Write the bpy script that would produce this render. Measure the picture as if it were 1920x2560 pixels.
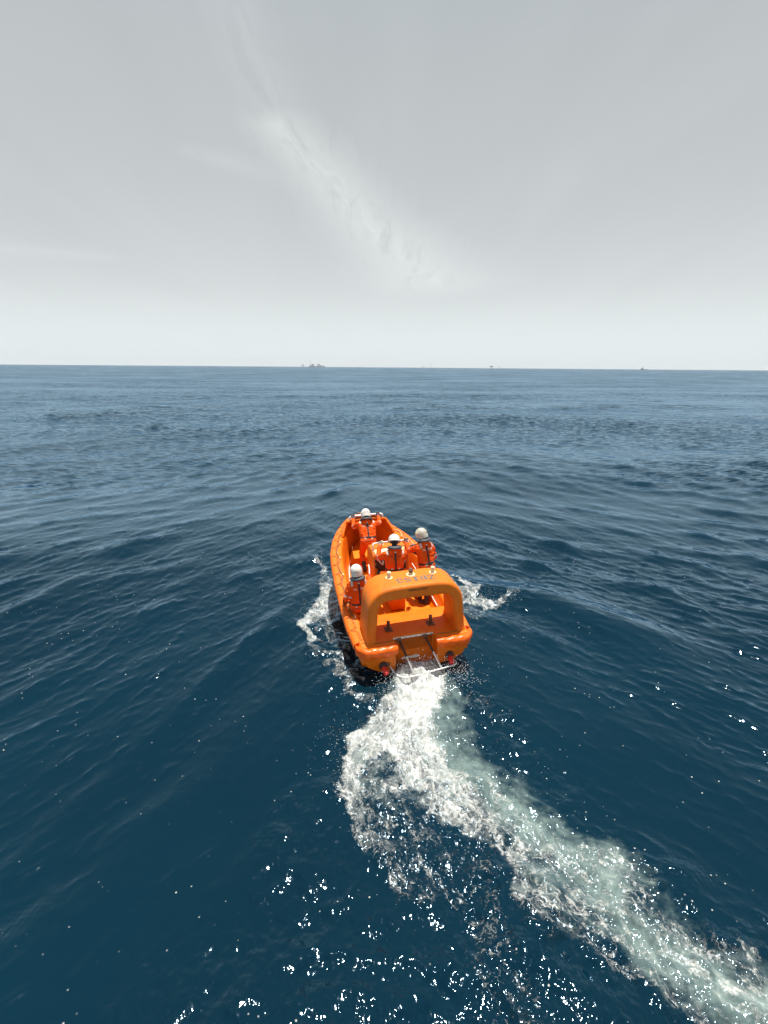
import bpy, bmesh, math, random
import numpy as np
from mathutils import Vector, Matrix, noise as mnoise
from mathutils.bvhtree import BVHTree

for o in list(bpy.data.objects):
    bpy.data.objects.remove(o, do_unlink=True)
SC = bpy.context.scene
COL = SC.collection
R = math.radians
random.seed(7)
RNG = np.random.default_rng(11)

# ------------------------------------------------------------------ camera
CAM_H = 5.859
cd = bpy.data.cameras.new('camera')
cd.sensor_fit = 'VERTICAL'
cd.sensor_height = 24.0
cd.lens = 24.0 * 1250.0 / 2560.0
cd.clip_start = 0.1
cd.clip_end = 60000.0
cam = bpy.data.objects.new('camera', cd)
COL.objects.link(cam)
cam.matrix_world = (Matrix.Translation((0, 0, CAM_H)) @ Matrix.Rotation(R(90 - 16.172), 4, 'X')
                    @ Matrix.Rotation(math.atan(15 / 1920), 4, 'Z'))
SC.camera = cam

# ------------------------------------------------------------------ sky and sun
SUN_EL, SUN_AZ = 80.0, 18.0          # azimuth clockwise from +Y (the way the camera looks)
world = bpy.data.worlds.new('World')
SC.world = world
world.use_nodes = True
wn = world.node_tree
wn.nodes.clear()


def N(nt, typ, **kw):
    n = nt.nodes.new(typ)
    for k, v in kw.items():
        if k == 'inp':
            for kk, vv in v.items():
                n.inputs[kk].default_value = vv
        else:
            setattr(n, k, v)
    return n


def math_node(nt, op, a, b=None, c=None, clamp=False):
    n = nt.nodes.new('ShaderNodeMath')
    n.operation = op
    n.use_clamp = clamp
    for i, s in enumerate((a, b, c)):
        if s is None:
            continue
        if isinstance(s, (int, float)):
            n.inputs[i].default_value = s
        else:
            nt.links.new(s, n.inputs[i])
    return n.outputs[0]


def smooth(nt, v, lo, hi, a=0.0, b=1.0):
    n = nt.nodes.new('ShaderNodeMapRange')
    n.interpolation_type = 'SMOOTHSTEP'
    for i, s in enumerate((v, lo, hi, a, b)):
        if isinstance(s, (int, float)):
            n.inputs[i].default_value = s
        else:
            nt.links.new(s, n.inputs[i])
    return n.outputs[0]


def mixcol(nt, f, a, b, mode='MIX'):
    n = nt.nodes.new('ShaderNodeMix')
    n.data_type = 'RGBA'
    n.blend_type = mode
    for s, i in ((f, 0), (a, 6), (b, 7)):
        if isinstance(s, (int, float)):
            n.inputs[i].default_value = s
        elif isinstance(s, tuple):
            n.inputs[i].default_value = (*s, 1) if len(s) == 3 else s
        else:
            nt.links.new(s, n.inputs[i])
    return n.outputs[2]


sky = N(wn, 'ShaderNodeTexSky')
sky.sky_type = 'NISHITA'
sky.sun_disc = False
sky.sun_elevation = R(SUN_EL)
sky.sun_rotation = R(SUN_AZ)
sky.altitude = 0
sky.air_density = 1.0
sky.dust_density = 0.6
sky.ozone_density = 1.0
tc = N(wn, 'ShaderNodeTexCoord')
sep = N(wn, 'ShaderNodeSeparateXYZ')
wn.links.new(tc.outputs['Generated'], sep.inputs[0])
# milky overcast veil: sky colours drained towards grey
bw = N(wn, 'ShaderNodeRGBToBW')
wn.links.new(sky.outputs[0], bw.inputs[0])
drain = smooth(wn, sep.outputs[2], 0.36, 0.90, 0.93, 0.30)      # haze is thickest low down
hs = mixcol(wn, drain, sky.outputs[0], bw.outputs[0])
hs = mixcol(wn, smooth(wn, sep.outputs[2], 0.36, 0.90, 0.42, 0.22), hs, (4.85, 4.85, 4.85))     # even milky veil
hs = mixcol(wn, smooth(wn, sep.outputs[2], 0.0, 0.14, 0.75, 0.0), hs, (5.75, 5.90, 6.05))     # white haze on the horizon
hs = mixcol(wn, 1.0, hs, (0.955, 1.006, 1.004), 'MULTIPLY')
# high thin cloud: direction projected on a flat layer
zc = math_node(wn, 'MAXIMUM', sep.outputs[2], 0.0)
zz = math_node(wn, 'ADD', zc, 0.10)
px = math_node(wn, 'DIVIDE', sep.outputs[0], zz)
py = math_node(wn, 'DIVIDE', sep.outputs[1], zz)
cv = N(wn, 'ShaderNodeCombineXYZ')
wn.links.new(px, cv.inputs[0])
wn.links.new(py, cv.inputs[1])
mp = N(wn, 'ShaderNodeMapping')
mp.inputs['Rotation'].default_value = (0, 0, 0)
mp.inputs['Scale'].default_value = (1.5, 0.28, 1)
wn.links.new(cv.outputs[0], mp.inputs[0])
cn = N(wn, 'ShaderNodeTexNoise', inp={'Scale': 1.1, 'Detail': 7.0, 'Roughness': 0.55, 'Distortion': 0.7})
wn.links.new(mp.outputs[0], cn.inputs['Vector'])
cn2 = N(wn, 'ShaderNodeTexNoise', inp={'Scale': 6.5, 'Detail': 10.0, 'Roughness': 0.68, 'Distortion': 1.4})
wn.links.new(mp.outputs[0], cn2.inputs['Vector'])
veil = smooth(wn, cn.outputs[0], 0.35, 0.75)
# feathery streaks of cirrus, fanning out towards the horizon
def segment(x0, y0, x1, y1, w0, w1):
    dx, dy = x1 - x0, y1 - y0
    t = math_node(wn, 'DIVIDE', math_node(wn, 'ADD', math_node(wn, 'MULTIPLY', math_node(wn, 'SUBTRACT', px, x0), dx),
                  math_node(wn, 'MULTIPLY', math_node(wn, 'SUBTRACT', py, y0), dy)), dx * dx + dy * dy, clamp=True)
    qx = math_node(wn, 'SUBTRACT', math_node(wn, 'SUBTRACT', px, x0), math_node(wn, 'MULTIPLY', t, dx))
    qy = math_node(wn, 'SUBTRACT', math_node(wn, 'SUBTRACT', py, y0), math_node(wn, 'MULTIPLY', t, dy))
    d = math_node(wn, 'SQRT', math_node(wn, 'ADD', math_node(wn, 'MULTIPLY', qx, qx), math_node(wn, 'MULTIPLY', qy, qy)))
    d = math_node(wn, 'DIVIDE', d, math_node(wn, 'ADD', w0, math_node(wn, 'MULTIPLY', t, w1 - w0)))
    return math_node(wn, 'ADD', d, math_node(wn, 'MULTIPLY', math_node(wn, 'SUBTRACT', cn2.outputs[0], 0.5), 1.5))


st1 = math_node(wn, 'MULTIPLY', smooth(wn, segment(-.37, 1.3, -.36, 2.1, .10, .22), 1.0, -0.2), 0.32)
st2 = smooth(wn, segment(-.36, 2.0, -.10, 2.9, .20, .42), 1.0, -0.2)
st3 = smooth(wn, segment(-.10, 2.9, .32, 3.9, .42, .80), 1.0, -0.2)
st4 = math_node(wn, 'MULTIPLY', smooth(wn, segment(-.72, 2.15, -.42, 2.35, .10, .22), 1.0, -0.2), 0.25)
st5 = math_node(wn, 'MULTIPLY', smooth(wn, segment(-2.6, 2.9, -1.7, 3.3, .26, .20), 1.0, -0.2), 0.35)
streak = math_node(wn, 'MAXIMUM', math_node(wn, 'MAXIMUM', st1, st2), math_node(wn, 'MAXIMUM', st3, math_node(wn, 'MAXIMUM', st4, st5)))
streak = math_node(wn, 'MULTIPLY', streak, smooth(wn, cn2.outputs[0], 0.20, 0.74))
cl = math_node(wn, 'ADD', math_node(wn, 'MULTIPLY', veil, 0.10), math_node(wn, 'MULTIPLY', streak, 0.78), clamp=True)
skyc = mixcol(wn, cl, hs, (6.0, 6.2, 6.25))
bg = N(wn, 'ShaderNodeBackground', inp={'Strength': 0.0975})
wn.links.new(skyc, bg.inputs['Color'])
wo = N(wn, 'ShaderNodeOutputWorld')
wn.links.new(bg.outputs[0], wo.inputs['Surface'])

sl = bpy.data.lights.new('sun', 'SUN')
sl.energy = 5.0
sl.angle = R(0.53)
sl.color = (1.0, 0.95, 0.87)
sun = bpy.data.objects.new('sun', sl)
COL.objects.link(sun)
sdir = Vector((math.sin(R(SUN_AZ)) * math.cos(R(SUN_EL)), math.cos(R(SUN_AZ)) * math.cos(R(SUN_EL)), math.sin(R(SUN_EL))))
sun.rotation_euler = sdir.to_track_quat('Z', 'Y').to_euler()
sun.location = (0, 0, 60)

SC.view_settings.view_transform = 'Standard'
SC.view_settings.look = 'None'
SC.view_settings.exposure = 0.58
SC.view_settings.gamma = 1.0
SC.view_settings.use_curve_mapping = False
SC.cycles.max_bounces = 8
SC.cycles.volume_bounces = 0
SC.cycles.sample_clamp_indirect = 4.0
SC.cycles.use_denoising = True


# ------------------------------------------------------------------ helpers
def tag(o, label=None, cat=None, group=None, kind=None):
    if label: o['label'] = label
    if cat: o['category'] = cat
    if group: o['group'] = group
    if kind: o['kind'] = kind
    return o


def principled(name, color, rough=0.5, metal=0.0, spec=0.5, coat=0.0):
    m = bpy.data.materials.new(name)
    m.use_nodes = True
    nt = m.node_tree
    b = nt.nodes['Principled BSDF']
    b.inputs['Base Color'].default_value = (*color, 1)
    b.inputs['Roughness'].default_value = rough
    b.inputs['Metallic'].default_value = metal
    b.inputs['Specular IOR Level'].default_value = spec
    if coat:
        b.inputs['Coat Weight'].default_value = coat
        b.inputs['Coat Roughness'].default_value = 0.15
    return m, nt, b


def worn(name, color, dark, rough=0.5, scale=6.0, amount=0.5, bump=0.0, bscale=40.0, metal=0.0, coat=0.0, stretch=(1, 1, 1), rvar=0.15, spec=0.5, grime=0.0):
    """paint / cloth / plastic with blotchy wear, fine grain and a little relief"""
    m, nt, b = principled(name, color, rough, metal, spec=spec, coat=coat)
    tcn = N(nt, 'ShaderNodeTexCoord')
    mpn = N(nt, 'ShaderNodeMapping')
    mpn.inputs['Scale'].default_value = stretch
    nt.links.new(tcn.outputs['Object'], mpn.inputs[0])
    n1 = N(nt, 'ShaderNodeTexNoise', inp={'Scale': scale, 'Detail': 8.0, 'Roughness': 0.65, 'Distortion': 0.4})
    nt.links.new(mpn.outputs[0], n1.inputs['Vector'])
    f = math_node(nt, 'MULTIPLY', smooth(nt, n1.outputs[0], 0.42, 0.78), amount)
    c = mixcol(nt, f, color, dark)
    if grime:
        # chips, scuffs and dried salt
        n3 = N(nt, 'ShaderNodeTexNoise', inp={'Scale': 26.0, 'Detail': 6.0, 'Roughness': 0.7})
        nt.links.new(tcn.outputs['Object'], n3.inputs['Vector'])
        mp3 = N(nt, 'ShaderNodeMapping')
        mp3.inputs['Scale'].default_value = (9, 9, 1.2)
        nt.links.new(tcn.outputs['Object'], mp3.inputs[0])
        n4 = N(nt, 'ShaderNodeTexNoise', inp={'Scale': 1.4, 'Detail': 6.0, 'Roughness': 0.65})
        nt.links.new(mp3.outputs[0], n4.inputs['Vector'])
        c = mixcol(nt, math_node(nt, 'MULTIPLY', smooth(nt, n3.outputs[0], 0.62, 0.72), grime), c, (0.20, 0.06, 0.015))
        c = mixcol(nt, math_node(nt, 'MULTIPLY', smooth(nt, n4.outputs[0], 0.56, 0.80), grime * 0.45), c, (0.62, 0.36, 0.16))
        c = mixcol(nt, math_node(nt, 'MULTIPLY', smooth(nt, n4.outputs[0], 0.40, 0.22), grime * 0.5), c, (0.34, 0.07, 0.004))
    nt.links.new(c, b.inputs['Base Color'])
    nt.links.new(math_node(nt, 'ADD', rough - rvar * 0.5, math_node(nt, 'MULTIPLY', n1.outputs[0], rvar)), b.inputs['Roughness'])
    if bump:
        n2 = N(nt, 'ShaderNodeTexNoise', inp={'Scale': bscale, 'Detail': 4.0, 'Roughness': 0.6, 'Distortion': 0.6})
        nt.links.new(mpn.outputs[0], n2.inputs['Vector'])
        bp = N(nt, 'ShaderNodeBump', inp={'Strength': bump, 'Distance': 0.02})
        nt.links.new(n2.outputs[0], bp.inputs['Height'])
        nt.links.new(bp.outputs[0], b.inputs['Normal'])
    return m


MT = {}
MT['gel'] = worn('orange_gelcoat', (0.72, 0.148, 0.002), (0.54, 0.080, 0.002), 0.45, 5.0, 0.45, 0.05, 60, spec=0.28, grime=0.9)
MT['gel_old'] = worn('faded_orange_gelcoat', (0.66, 0.155, 0.006), (0.54, 0.100, 0.004), 0.55, 3.5, 0.6, 0.06, 50, spec=0.25, grime=0.95)
MT['floor'] = worn('orange_floor_paint', (0.74, 0.185, 0.002), (0.54, 0.10, 0.002), 0.65, 4.0, 0.4, 0.25, 160, spec=0.2, grime=0.8)
MT['vinyl'] = worn('shiny_orange_vinyl', (0.80, 0.112, 0.0015), (0.66, 0.075, 0.0015), 0.34, 3.0, 0.35, 0.5, 6, coat=0.04, stretch=(1.6, 1, 1), spec=0.34)
MT['fender'] = worn('orange_fender_cover', (0.74, 0.140, 0.002), (0.54, 0.078, 0.003), 0.52, 5.0, 0.45, 0.5, 12, spec=0.26, grime=0.6)
MT['suit'] = worn('orange_boilersuit_cloth', (0.78, 0.085, 0.003), (0.66, 0.052, 0.002), 0.85, 7.0, 0.5, 1.0, 15, stretch=(1, 1, 0.5), spec=0.2)
MT['helmet'] = worn('white_helmet_shell', (0.68, 0.65, 0.59), (0.47, 0.41, 0.32), 0.35, 7.0, 0.4, coat=0.2)
MT['helmet_grey'] = worn('dull_white_helmet_shell', (0.50, 0.46, 0.37), (0.30, 0.26, 0.20), 0.35, 9.0, 0.6, coat=0.2)
MT['white'] = worn('white_paint', (0.78, 0.77, 0.73), (0.45, 0.42, 0.36), 0.35, 14.0, 0.5)
MT['cream'] = worn('cream_plastic', (0.75, 0.62, 0.35), (0.5, 0.35, 0.15), 0.4, 10.0, 0.4)
MT['black'] = worn('black_webbing', (0.022, 0.02, 0.022), (0.05, 0.045, 0.045), 0.75, 20.0, 0.5)
MT['collar'] = worn('charcoal_lifejacket_fabric', (0.045, 0.045, 0.052), (0.10, 0.10, 0.11), 0.6, 12.0, 0.5, 0.4, 25)
MT['glove'] = worn('dark_work_glove', (0.028, 0.025, 0.032), (0.09, 0.08, 0.08), 0.7, 15.0, 0.5, 0.4, 60)
MT['glove_grey'] = worn('grey_work_glove', (0.20, 0.18, 0.16), (0.10, 0.09, 0.08), 0.75, 15.0, 0.5, 0.4, 60)
MT['skin'] = worn('skin', (0.20, 0.095, 0.055), (0.13, 0.05, 0.03), 0.55, 20.0, 0.4)
MT['hood'] = worn('black_balaclava_cloth', (0.018, 0.016, 0.018), (0.04, 0.035, 0.035), 0.85, 15.0, 0.5, 0.3, 60)
MT['boot'] = worn('black_rubber_boot', (0.025, 0.022, 0.02), (0.07, 0.06, 0.05), 0.45, 12.0, 0.5)
MT['reflect'] = worn('silver_reflective_tape', (0.60, 0.56, 0.50), (0.42, 0.36, 0.30), 0.4, 25.0, 0.5)
MT['print'] = worn('white_print', (0.75, 0.70, 0.62), (0.6, 0.3, 0.15), 0.7, 40.0, 0.4)
MT['print_dark'] = worn('faded_dark_print', (0.40, 0.06, 0.015), (0.5, 0.1, 0.02), 0.7, 40.0, 0.5)
MT['letter_grey'] = worn('grey_stencil_paint', (0.115, 0.095, 0.075), (0.40, 0.16, 0.04), 0.6, 14.0, 0.18)
MT['letter_black'] = worn('black_stencil_paint', (0.03, 0.015, 0.012), (0.12, 0.03, 0.012), 0.6, 30.0, 0.6)
MT['metal'] = worn('brown_weathered_steel', (0.13, 0.075, 0.05), (0.30, 0.12, 0.05), 0.5, 20.0, 0.7, metal=0.4)
MT['steel'] = worn('stainless_tube', (0.72, 0.70, 0.66), (0.45, 0.38, 0.3), 0.28, 20.0, 0.5, metal=0.6)
MT['red'] = worn('red_rubber', (0.70, 0.03, 0.02), (0.4, 0.02, 0.015), 0.4, 10.0, 0.4)
MT['darkrubber'] = worn('dark_rubber', (0.03, 0.018, 0.014), (0.08, 0.03, 0.02), 0.6, 15.0, 0.6)
MT['rope'] = worn('grimy_rope', (0.16, 0.085, 0.03), (0.45, 0.28, 0.12), 0.8, 40.0, 0.8, 0.5, 200)
MT['instr'] = worn('black_instrument_plastic', (0.018, 0.017, 0.018), (0.05, 0.045, 0.04), 0.3, 12.0, 0.4)
MT['panelcream'] = worn('pale_orange_panel', (0.82, 0.42, 0.16), (0.7, 0.25, 0.05), 0.4, 8.0, 0.6)
MT['grey_far'] = worn('haze_paled_ship_grey', (0.62, 0.63, 0.65), (0.5, 0.5, 0.52), 0.6, 0.05, 0.6)  # ship grey lightened: fading in distant haze put into the colour
MT['dark_far'] = worn('haze_paled_steel', (0.40, 0.40, 0.41), (0.45, 0.44, 0.44), 0.6, 0.1, 0.6)  # dark steel painted paler to stand in for the haze before it
MT['pale_far'] = worn('pale_ship_paint', (0.66, 0.66, 0.66), (0.55, 0.55, 0.55), 0.6, 0.05, 0.6)


class MB:
    """collects vertices / faces of ONE mesh"""
    def __init__(self):
        self.v, self.f = [], []

    def add(self, vs, fs):
        o = len(self.v)
        self.v += [tuple(p) for p in vs]
        self.f += [tuple(i + o for i in f) for f in fs]
        return self

    def box(self, c, s, rot=None):
        hx, hy, hz = s[0] / 2, s[1] / 2, s[2] / 2
        vs = [Vector((x, y, z)) for x in (-hx, hx) for y in (-hy, hy) for z in (-hz, hz)]
        if rot is not None:
            vs = [rot @ p for p in vs]
        vs = [p + Vector(c) for p in vs]
        return self.add(vs, [(0, 1, 3, 2), (4, 6, 7, 5), (0, 4, 5, 1), (2, 3, 7, 6), (0, 2, 6, 4), (1, 5, 7, 3)])

    def loft(self, rings, closed=True, cap=True):
        n = len(rings[0])
        vs = [p for r in rings for p in r]
        fs = []
        for i in range(len(rings) - 1):
            for j in range(n if closed else n - 1):
                k = (j + 1) % n
                fs.append((i * n + j, i * n + k, (i + 1) * n + k, (i + 1) * n + j))
        if cap and closed:
            fs.append(tuple(range(n))[::-1])
            fs.append(tuple((len(rings) - 1) * n + j for j in range(n)))
        return self.add(vs, fs)

    def tube(self, pts, r, n=8, cap=True):
        pts = [Vector(p) for p in pts]
        rs = r if isinstance(r, (list, tuple)) else [r] * len(pts)
        rings = []
        up = None
        for i, p in enumerate(pts):
            a = pts[max(i - 1, 0)]
            b = pts[min(i + 1, len(pts) - 1)]
            t = (b - a).normalized()
            if up is None:
                up = t.orthogonal().normalized()
            up = (up - t * up.dot(t))
            up = up.normalized() if up.length > 1e-6 else t.orthogonal().normalized()
            s = t.cross(up)
            rings.append([p + (up * math.cos(2 * math.pi * j / n) + s * math.sin(2 * math.pi * j / n)) * rs[i] for j in range(n)])
        return self.loft(rings, True, cap)

    def lathe(self, base, prof, n=16, axis=Vector((0, 0, 1))):
        axis = axis.normalized()
        u = axis.orthogonal().normalized()
        w = axis.cross(u)
        base = Vector(base)
        rings = [[base + axis * z + (u * math.cos(2 * math.pi * j / n) + w * math.sin(2 * math.pi * j / n)) * max(r, 1e-4) for j in range(n)] for r, z in prof]
        return self.loft(rings, True, True)

    def build(self, name, mat, parent=None, smooth_deg=40, bevel=0.0, segs=2, mats=None):
        me = bpy.data.meshes.new(name)
        me.from_pydata(self.v, [], self.f)
        bm = bmesh.new()
        bm.from_mesh(me)
        bmesh.ops.recalc_face_normals(bm, faces=bm.faces)
        if bevel:
            es = [e for e in bm.edges if len(e.link_faces) == 2 and e.calc_face_angle(0) > R(30)]
            bmesh.ops.bevel(bm, geom=es, offset=bevel, segments=segs, profile=0.5, affect='EDGES', clamp_overlap=True)
        bm.to_mesh(me)
        bm.free()
        return link(name, me, mat, parent, smooth_deg)


def link(name, me, mat, parent=None, smooth_deg=40):
    if mat is not None:
        for m in (mat if isinstance(mat, (list, tuple)) else [mat]):
            me.materials.append(m)
    if smooth_deg:
        me.shade_smooth()
        me.set_sharp_from_angle(angle=R(smooth_deg))
    o = bpy.data.objects.new(name, me)
    COL.objects.link(o)
    if parent is not None:
        o.parent = parent
    return o


def empty(name, loc=(0, 0, 0), rot=None):
    o = bpy.data.objects.new(name, None)
    o.empty_display_size = 0.2
    COL.objects.link(o)
    m = Matrix.Translation(loc)
    if rot is not None:
        m = m @ rot.to_4x4()
    o.matrix_world = m
    return o


def interp(x, xs, ys):
    return float(np.interp(x, xs, ys))


def catmull(pts, n):
    """smooth curve through points, n samples per span"""
    P = [np.array(p, float) for p in pts]
    P = [2 * P[0] - P[1]] + P + [2 * P[-1] - P[-2]]
    out = []
    for i in range(1, len(P) - 2):
        for k in range(n):
            t = k / n
            a, b, c, d = P[i - 1], P[i], P[i + 1], P[i + 2]
            out.append(0.5 * ((2 * b) + (-a + c) * t + (2 * a - 5 * b + 4 * c - d) * t * t + (-a + 3 * b - 3 * c + d) * t ** 3))
    out.append(P[-2])
    return [Vector(p) for p in out]


# boat frame: x forward, y to port, z up from the waterline at the stern
B_ROT = (Matrix.Rotation(math.pi / 2 + 0.2432, 3, 'Z') @ Matrix.Rotation(-0.064, 3, 'Y') @ Matrix.Rotation(-0.0368, 3, 'X'))
B_LOC = Vector((0.7303, 8.591, 0.0007))


def b2w(p):
    return B_ROT @ Vector(p) + B_LOC


# ================================================================== SEA
def spectrum_tile(n, L, kmin, kmax, p, theta, spread, seed, gx_rms, peak=0.0):
    """random sea of one band on a periodic tile; returns height grid scaled to an rms slope"""
    rg = np.random.default_rng(seed)
    k1 = np.fft.fftfreq(n, L / n) * 2 * np.pi
    kx, ky = np.meshgrid(k1, k1, indexing='ij')
    k = np.hypot(kx, ky)
    k[0, 0] = 1
    ang = np.arctan2(ky, kx)
    d = np.abs(np.cos((ang - theta) / 2)) ** (2 * spread) + 0.04
    amp = k ** (-p) * np.exp(-(kmin / k) ** 4) * np.exp(-(k / kmax) ** 4) * d
    amp[0, 0] = 0
    F = amp * (rg.normal(size=(n, n)) + 1j * rg.normal(size=(n, n)))
    h = np.fft.ifft2(F).real
    if peak:
        h = np.exp(peak * h / h.std())                    # sharp crests, flat troughs
        h -= h.mean()
    sx = np.fft.ifft2(1j * kx * np.fft.fft2(h)).real
    sy = np.fft.ifft2(1j * ky * np.fft.fft2(h)).real
    s = np.sqrt((sx ** 2 + sy ** 2).mean())
    h *= gx_rms / s
    return h


def sample(tile, L, x, y):
    n = tile.shape[0]
    u = (x / L) % 1.0 * n
    v = (y / L) % 1.0 * n
    i = np.floor(u).astype(np.int64)
    j = np.floor(v).astype(np.int64)
    fu, fv = u - i, v - j
    fu = fu * fu * (3 - 2 * fu)
    fv = fv * fv * (3 - 2 * fv)
    i %= n
    j %= n
    i2, j2 = (i + 1) % n, (j + 1) % n
    return (tile[i, j] * (1 - fu) * (1 - fv) + tile[i2, j] * fu * (1 - fv) + tile[i, j2] * (1 - fu) * fv + tile[i2, j2] * fu * fv)


def sstep(a, b, x):
    t = np.clip((x - a) / (b - a), 0, 1)
    return t * t * (3 - 2 * t)


# rings: fine where the eye is near, growing with distance
FH = 500 * CAM_H
rad = [0.8]
while rad[-1] < 9600:
    r = rad[-1]
    rad.append(r + min(max(0.016, 0.95 * r * r / FH), 0.055 * r) if r > 2.6 else r + 0.06)
rad[-1] = 9600.0
rad = np.array(rad)
fine = np.linspace(-R(50), R(50), 960)
side = np.concatenate([R(50) + (R(130)) * (np.linspace(0, 1, 90)[1:]) ** 1.6])
ang = np.concatenate([-side[::-1], fine, side[:-1]])      # azimuth from +Y, clockwise
nr, na = len(rad), len(ang)
RR, AA = np.meshgrid(rad, ang, indexing='ij')
X = (RR * np.sin(AA)).ravel()
Y = (RR * np.cos(AA)).ravel()
Rr = RR.ravel()
DR = np.gradient(rad)
DRr = np.repeat(DR, na)

tA = spectrum_tile(512, 150.0, 2 * np.pi / 40, 2 * np.pi / 4, 2.3, R(100), 3, 3, 0.034)
tB1 = spectrum_tile(512, 37.0, 2 * np.pi / 4.0, 2 * np.pi / 0.6, 1.9, R(146), 6, 4, 0.15, 0.4)
tB2 = spectrum_tile(512, 33.0, 2 * np.pi / 4.0, 2 * np.pi / 0.6, 1.9, R(46), 6, 5, 0.15, 0.4)
tC1 = spectrum_tile(512, 9.7, 2 * np.pi / 0.62, 2 * np.pi / 0.10, 2.0, R(148), 9, 6, 0.24, 0.5)
tC2 = spectrum_tile(512, 8.9, 2 * np.pi / 0.62, 2 * np.pi / 0.10, 2.0, R(46), 9, 8, 0.24, 0.5)
tN = spectrum_tile(512, 12.0, 2 * np.pi / 6, 2 * np.pi / 0.08, 1.9, 0, 0, 9, 1.0)
tN /= tN.std()
tM = spectrum_tile(256, 260.0, 2 * np.pi / 120, 2 * np.pi / 8, 2.0, R(90), 1, 12, 1.0)
tM /= tM.std()

wl = 1 / (1 + np.exp((X + 0.2 * Y * 0) / 4.0))
fA = 1 - sstep(2.0, 6.0, DRr)
fB = 1 - sstep(0.8, 2.4, DRr)
fC = 1 - sstep(0.16, 0.45, DRr)
patch = sample(tM, 260.0, X * 0.8, Y * 1.7) + 0.5 * sample(tM, 90.0, X + 40, Y * 1.5)   # calmer and rougher water
rip = np.clip(1.0 + 0.30 * patch, 0.45, 1.8)

# ---- the boat's foam and churned water, as strokes on the sea (world metres)
def stroke_field(x, y, pts, lo=0.35, hi=1.0):
    """pts: (x, y, half width, strength): soft band along the polyline"""
    out = np.zeros_like(x)
    for (x0, y0, w0, s0), (x1, y1, w1, s1) in zip(pts[:-1], pts[1:]):
        dx, dy = x1 - x0, y1 - y0
        t = np.clip(((x - x0) * dx + (y - y0) * dy) / (dx * dx + dy * dy + 1e-9), 0, 1)
        d = np.hypot(x - x0 - t * dx, y - y0 - t * dy) / (w0 + (w1 - w0) * t)
        out = np.maximum(out, (s0 + (s1 - s0) * t) * (1 - sstep(lo, hi, d)))
    return out


near = (Rr < 22) & (Y > 0)
xn, yn = X[near], Y[near]
n1 = sample(tN, 12.0, xn, yn)
n2 = sample(tN, 5.3, yn + 3.3, xn + 1.7)
n3 = sample(tN, 2.3, xn + 0.7, yn + 5.1)
n4 = sample(tN, 1.1, yn + 2.7, xn + 9.1)
xw = xn + 0.10 * n1 + 0.05 * n2
yw = yn + 0.14 * n2 - 0.06 * n3
FOAM = [
    # jet right behind the stern, then the long curved wake
    [(0.76, 9.15, .50, 1.25), (0.66, 8.5, .74, 1.25), (0.55, 7.8, .70, 1.12), (0.45, 7.1, .80, .92), (0.66, 6.3, .74, .82), (1.05, 5.6, .62, .78),
     (1.55, 4.95, .55, .68), (2.15, 4.3, .52, .58), (2.8, 3.65, .52, .52), (3.6, 2.9, .55, .50)],
    [(1.5, 5.9, .5, .56), (2.2, 4.9, .6, .60), (3.0, 4.1, .7, .60), (4.0, 3.2, .7, .60)],
    # second lobe on the left
    [(0.25, 7.8, .45, .85), (-0.15, 7.1, .55, .86), (-0.30, 6.5, .50, .82), (-0.30, 5.9, .40, .76), (-0.16, 5.4, .36, .66), (0.15, 4.9, .42, .54), (0.7, 4.5, .5, .46)],
    [(0.0, 6.8, .6, .62), (0.1, 6.0, .7, .58), (0.4, 5.2, .6, .5)],
    # along the port side of the hull
    [(-2.0, 15.6, .14, .45), (-1.88, 14.3, .24, .70), (-1.75, 13.2, .22, .6), (-1.50, 12.4, .36, .80), (-1.52, 11.4, .42, .84), (-1.66, 10.75, .28, .84), (-1.48, 10.2, .22, .70),
     (-1.25, 9.5, .22, .60), (-0.95, 9.0, .20, .62), (-0.55, 8.35, .18, .6), (-0.30, 7.8, .16, .55)],
    [(-1.62, 13.4, .25, .62), (-1.42, 12.3, .48, .74), (-1.45, 11.4, .52, .76), (-1.5, 10.8, .36, .66)],
    [(-1.25, 11.6, .30, .68), (-1.1, 10.4, .32, .60), (-0.75, 9.5, .26, .54), (-0.4, 8.8, .2, .5)],
    # starboard splash
    [(1.75, 13.9, .12, .7), (2.1, 13.3, .12, .86), (2.36, 12.8, .13, .84), (2.5, 12.3, .34, .74), (2.95, 12.1, .40, .78), (3.35, 12.25, .25, .64), (3.9, 12.45, .12, .5)],
    [(1.85, 12.9, .40, .70), (2.1, 12.2, .50, .72), (2.6, 11.9, .52, .74), (3.1, 12.0, .36, .66)],
    [(1.9, 12.6, .40, .66), (2.0, 11.6, .45, .62), (2.4, 11.2, .35, .54)],
    # thin trailing scraps
    [(1.3, 8.5, .40, .44), (1.7, 7.8, .40, .44), (2.1, 7.2, .25, .36)],
    [(0.9, 4.6, .6, .46), (1.2, 3.6, .7, .44), (1.4, 2.8, .6, .40)],
]
AER = [
    [(0.85, 8.7, .45, .6), (0.95, 7.8, .45, .7), (1.0, 6.9, .50, .75), (1.30, 6.2, .55, .95), (1.75, 5.45, .62, 1.0), (2.35, 4.65, .66, .95), (3.05, 3.95, .66, .9), (3.9, 3.15, .70, .85), (4.6, 2.5, .75, .8)],
    [(0.3, 8.2, .6, .45), (0.1, 6.8, .7, .25), (0.4, 5.8, .6, .20)],
    [(2.0, 12.6, .7, .25), (2.6, 11.9, .7, .25)],
]
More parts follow.
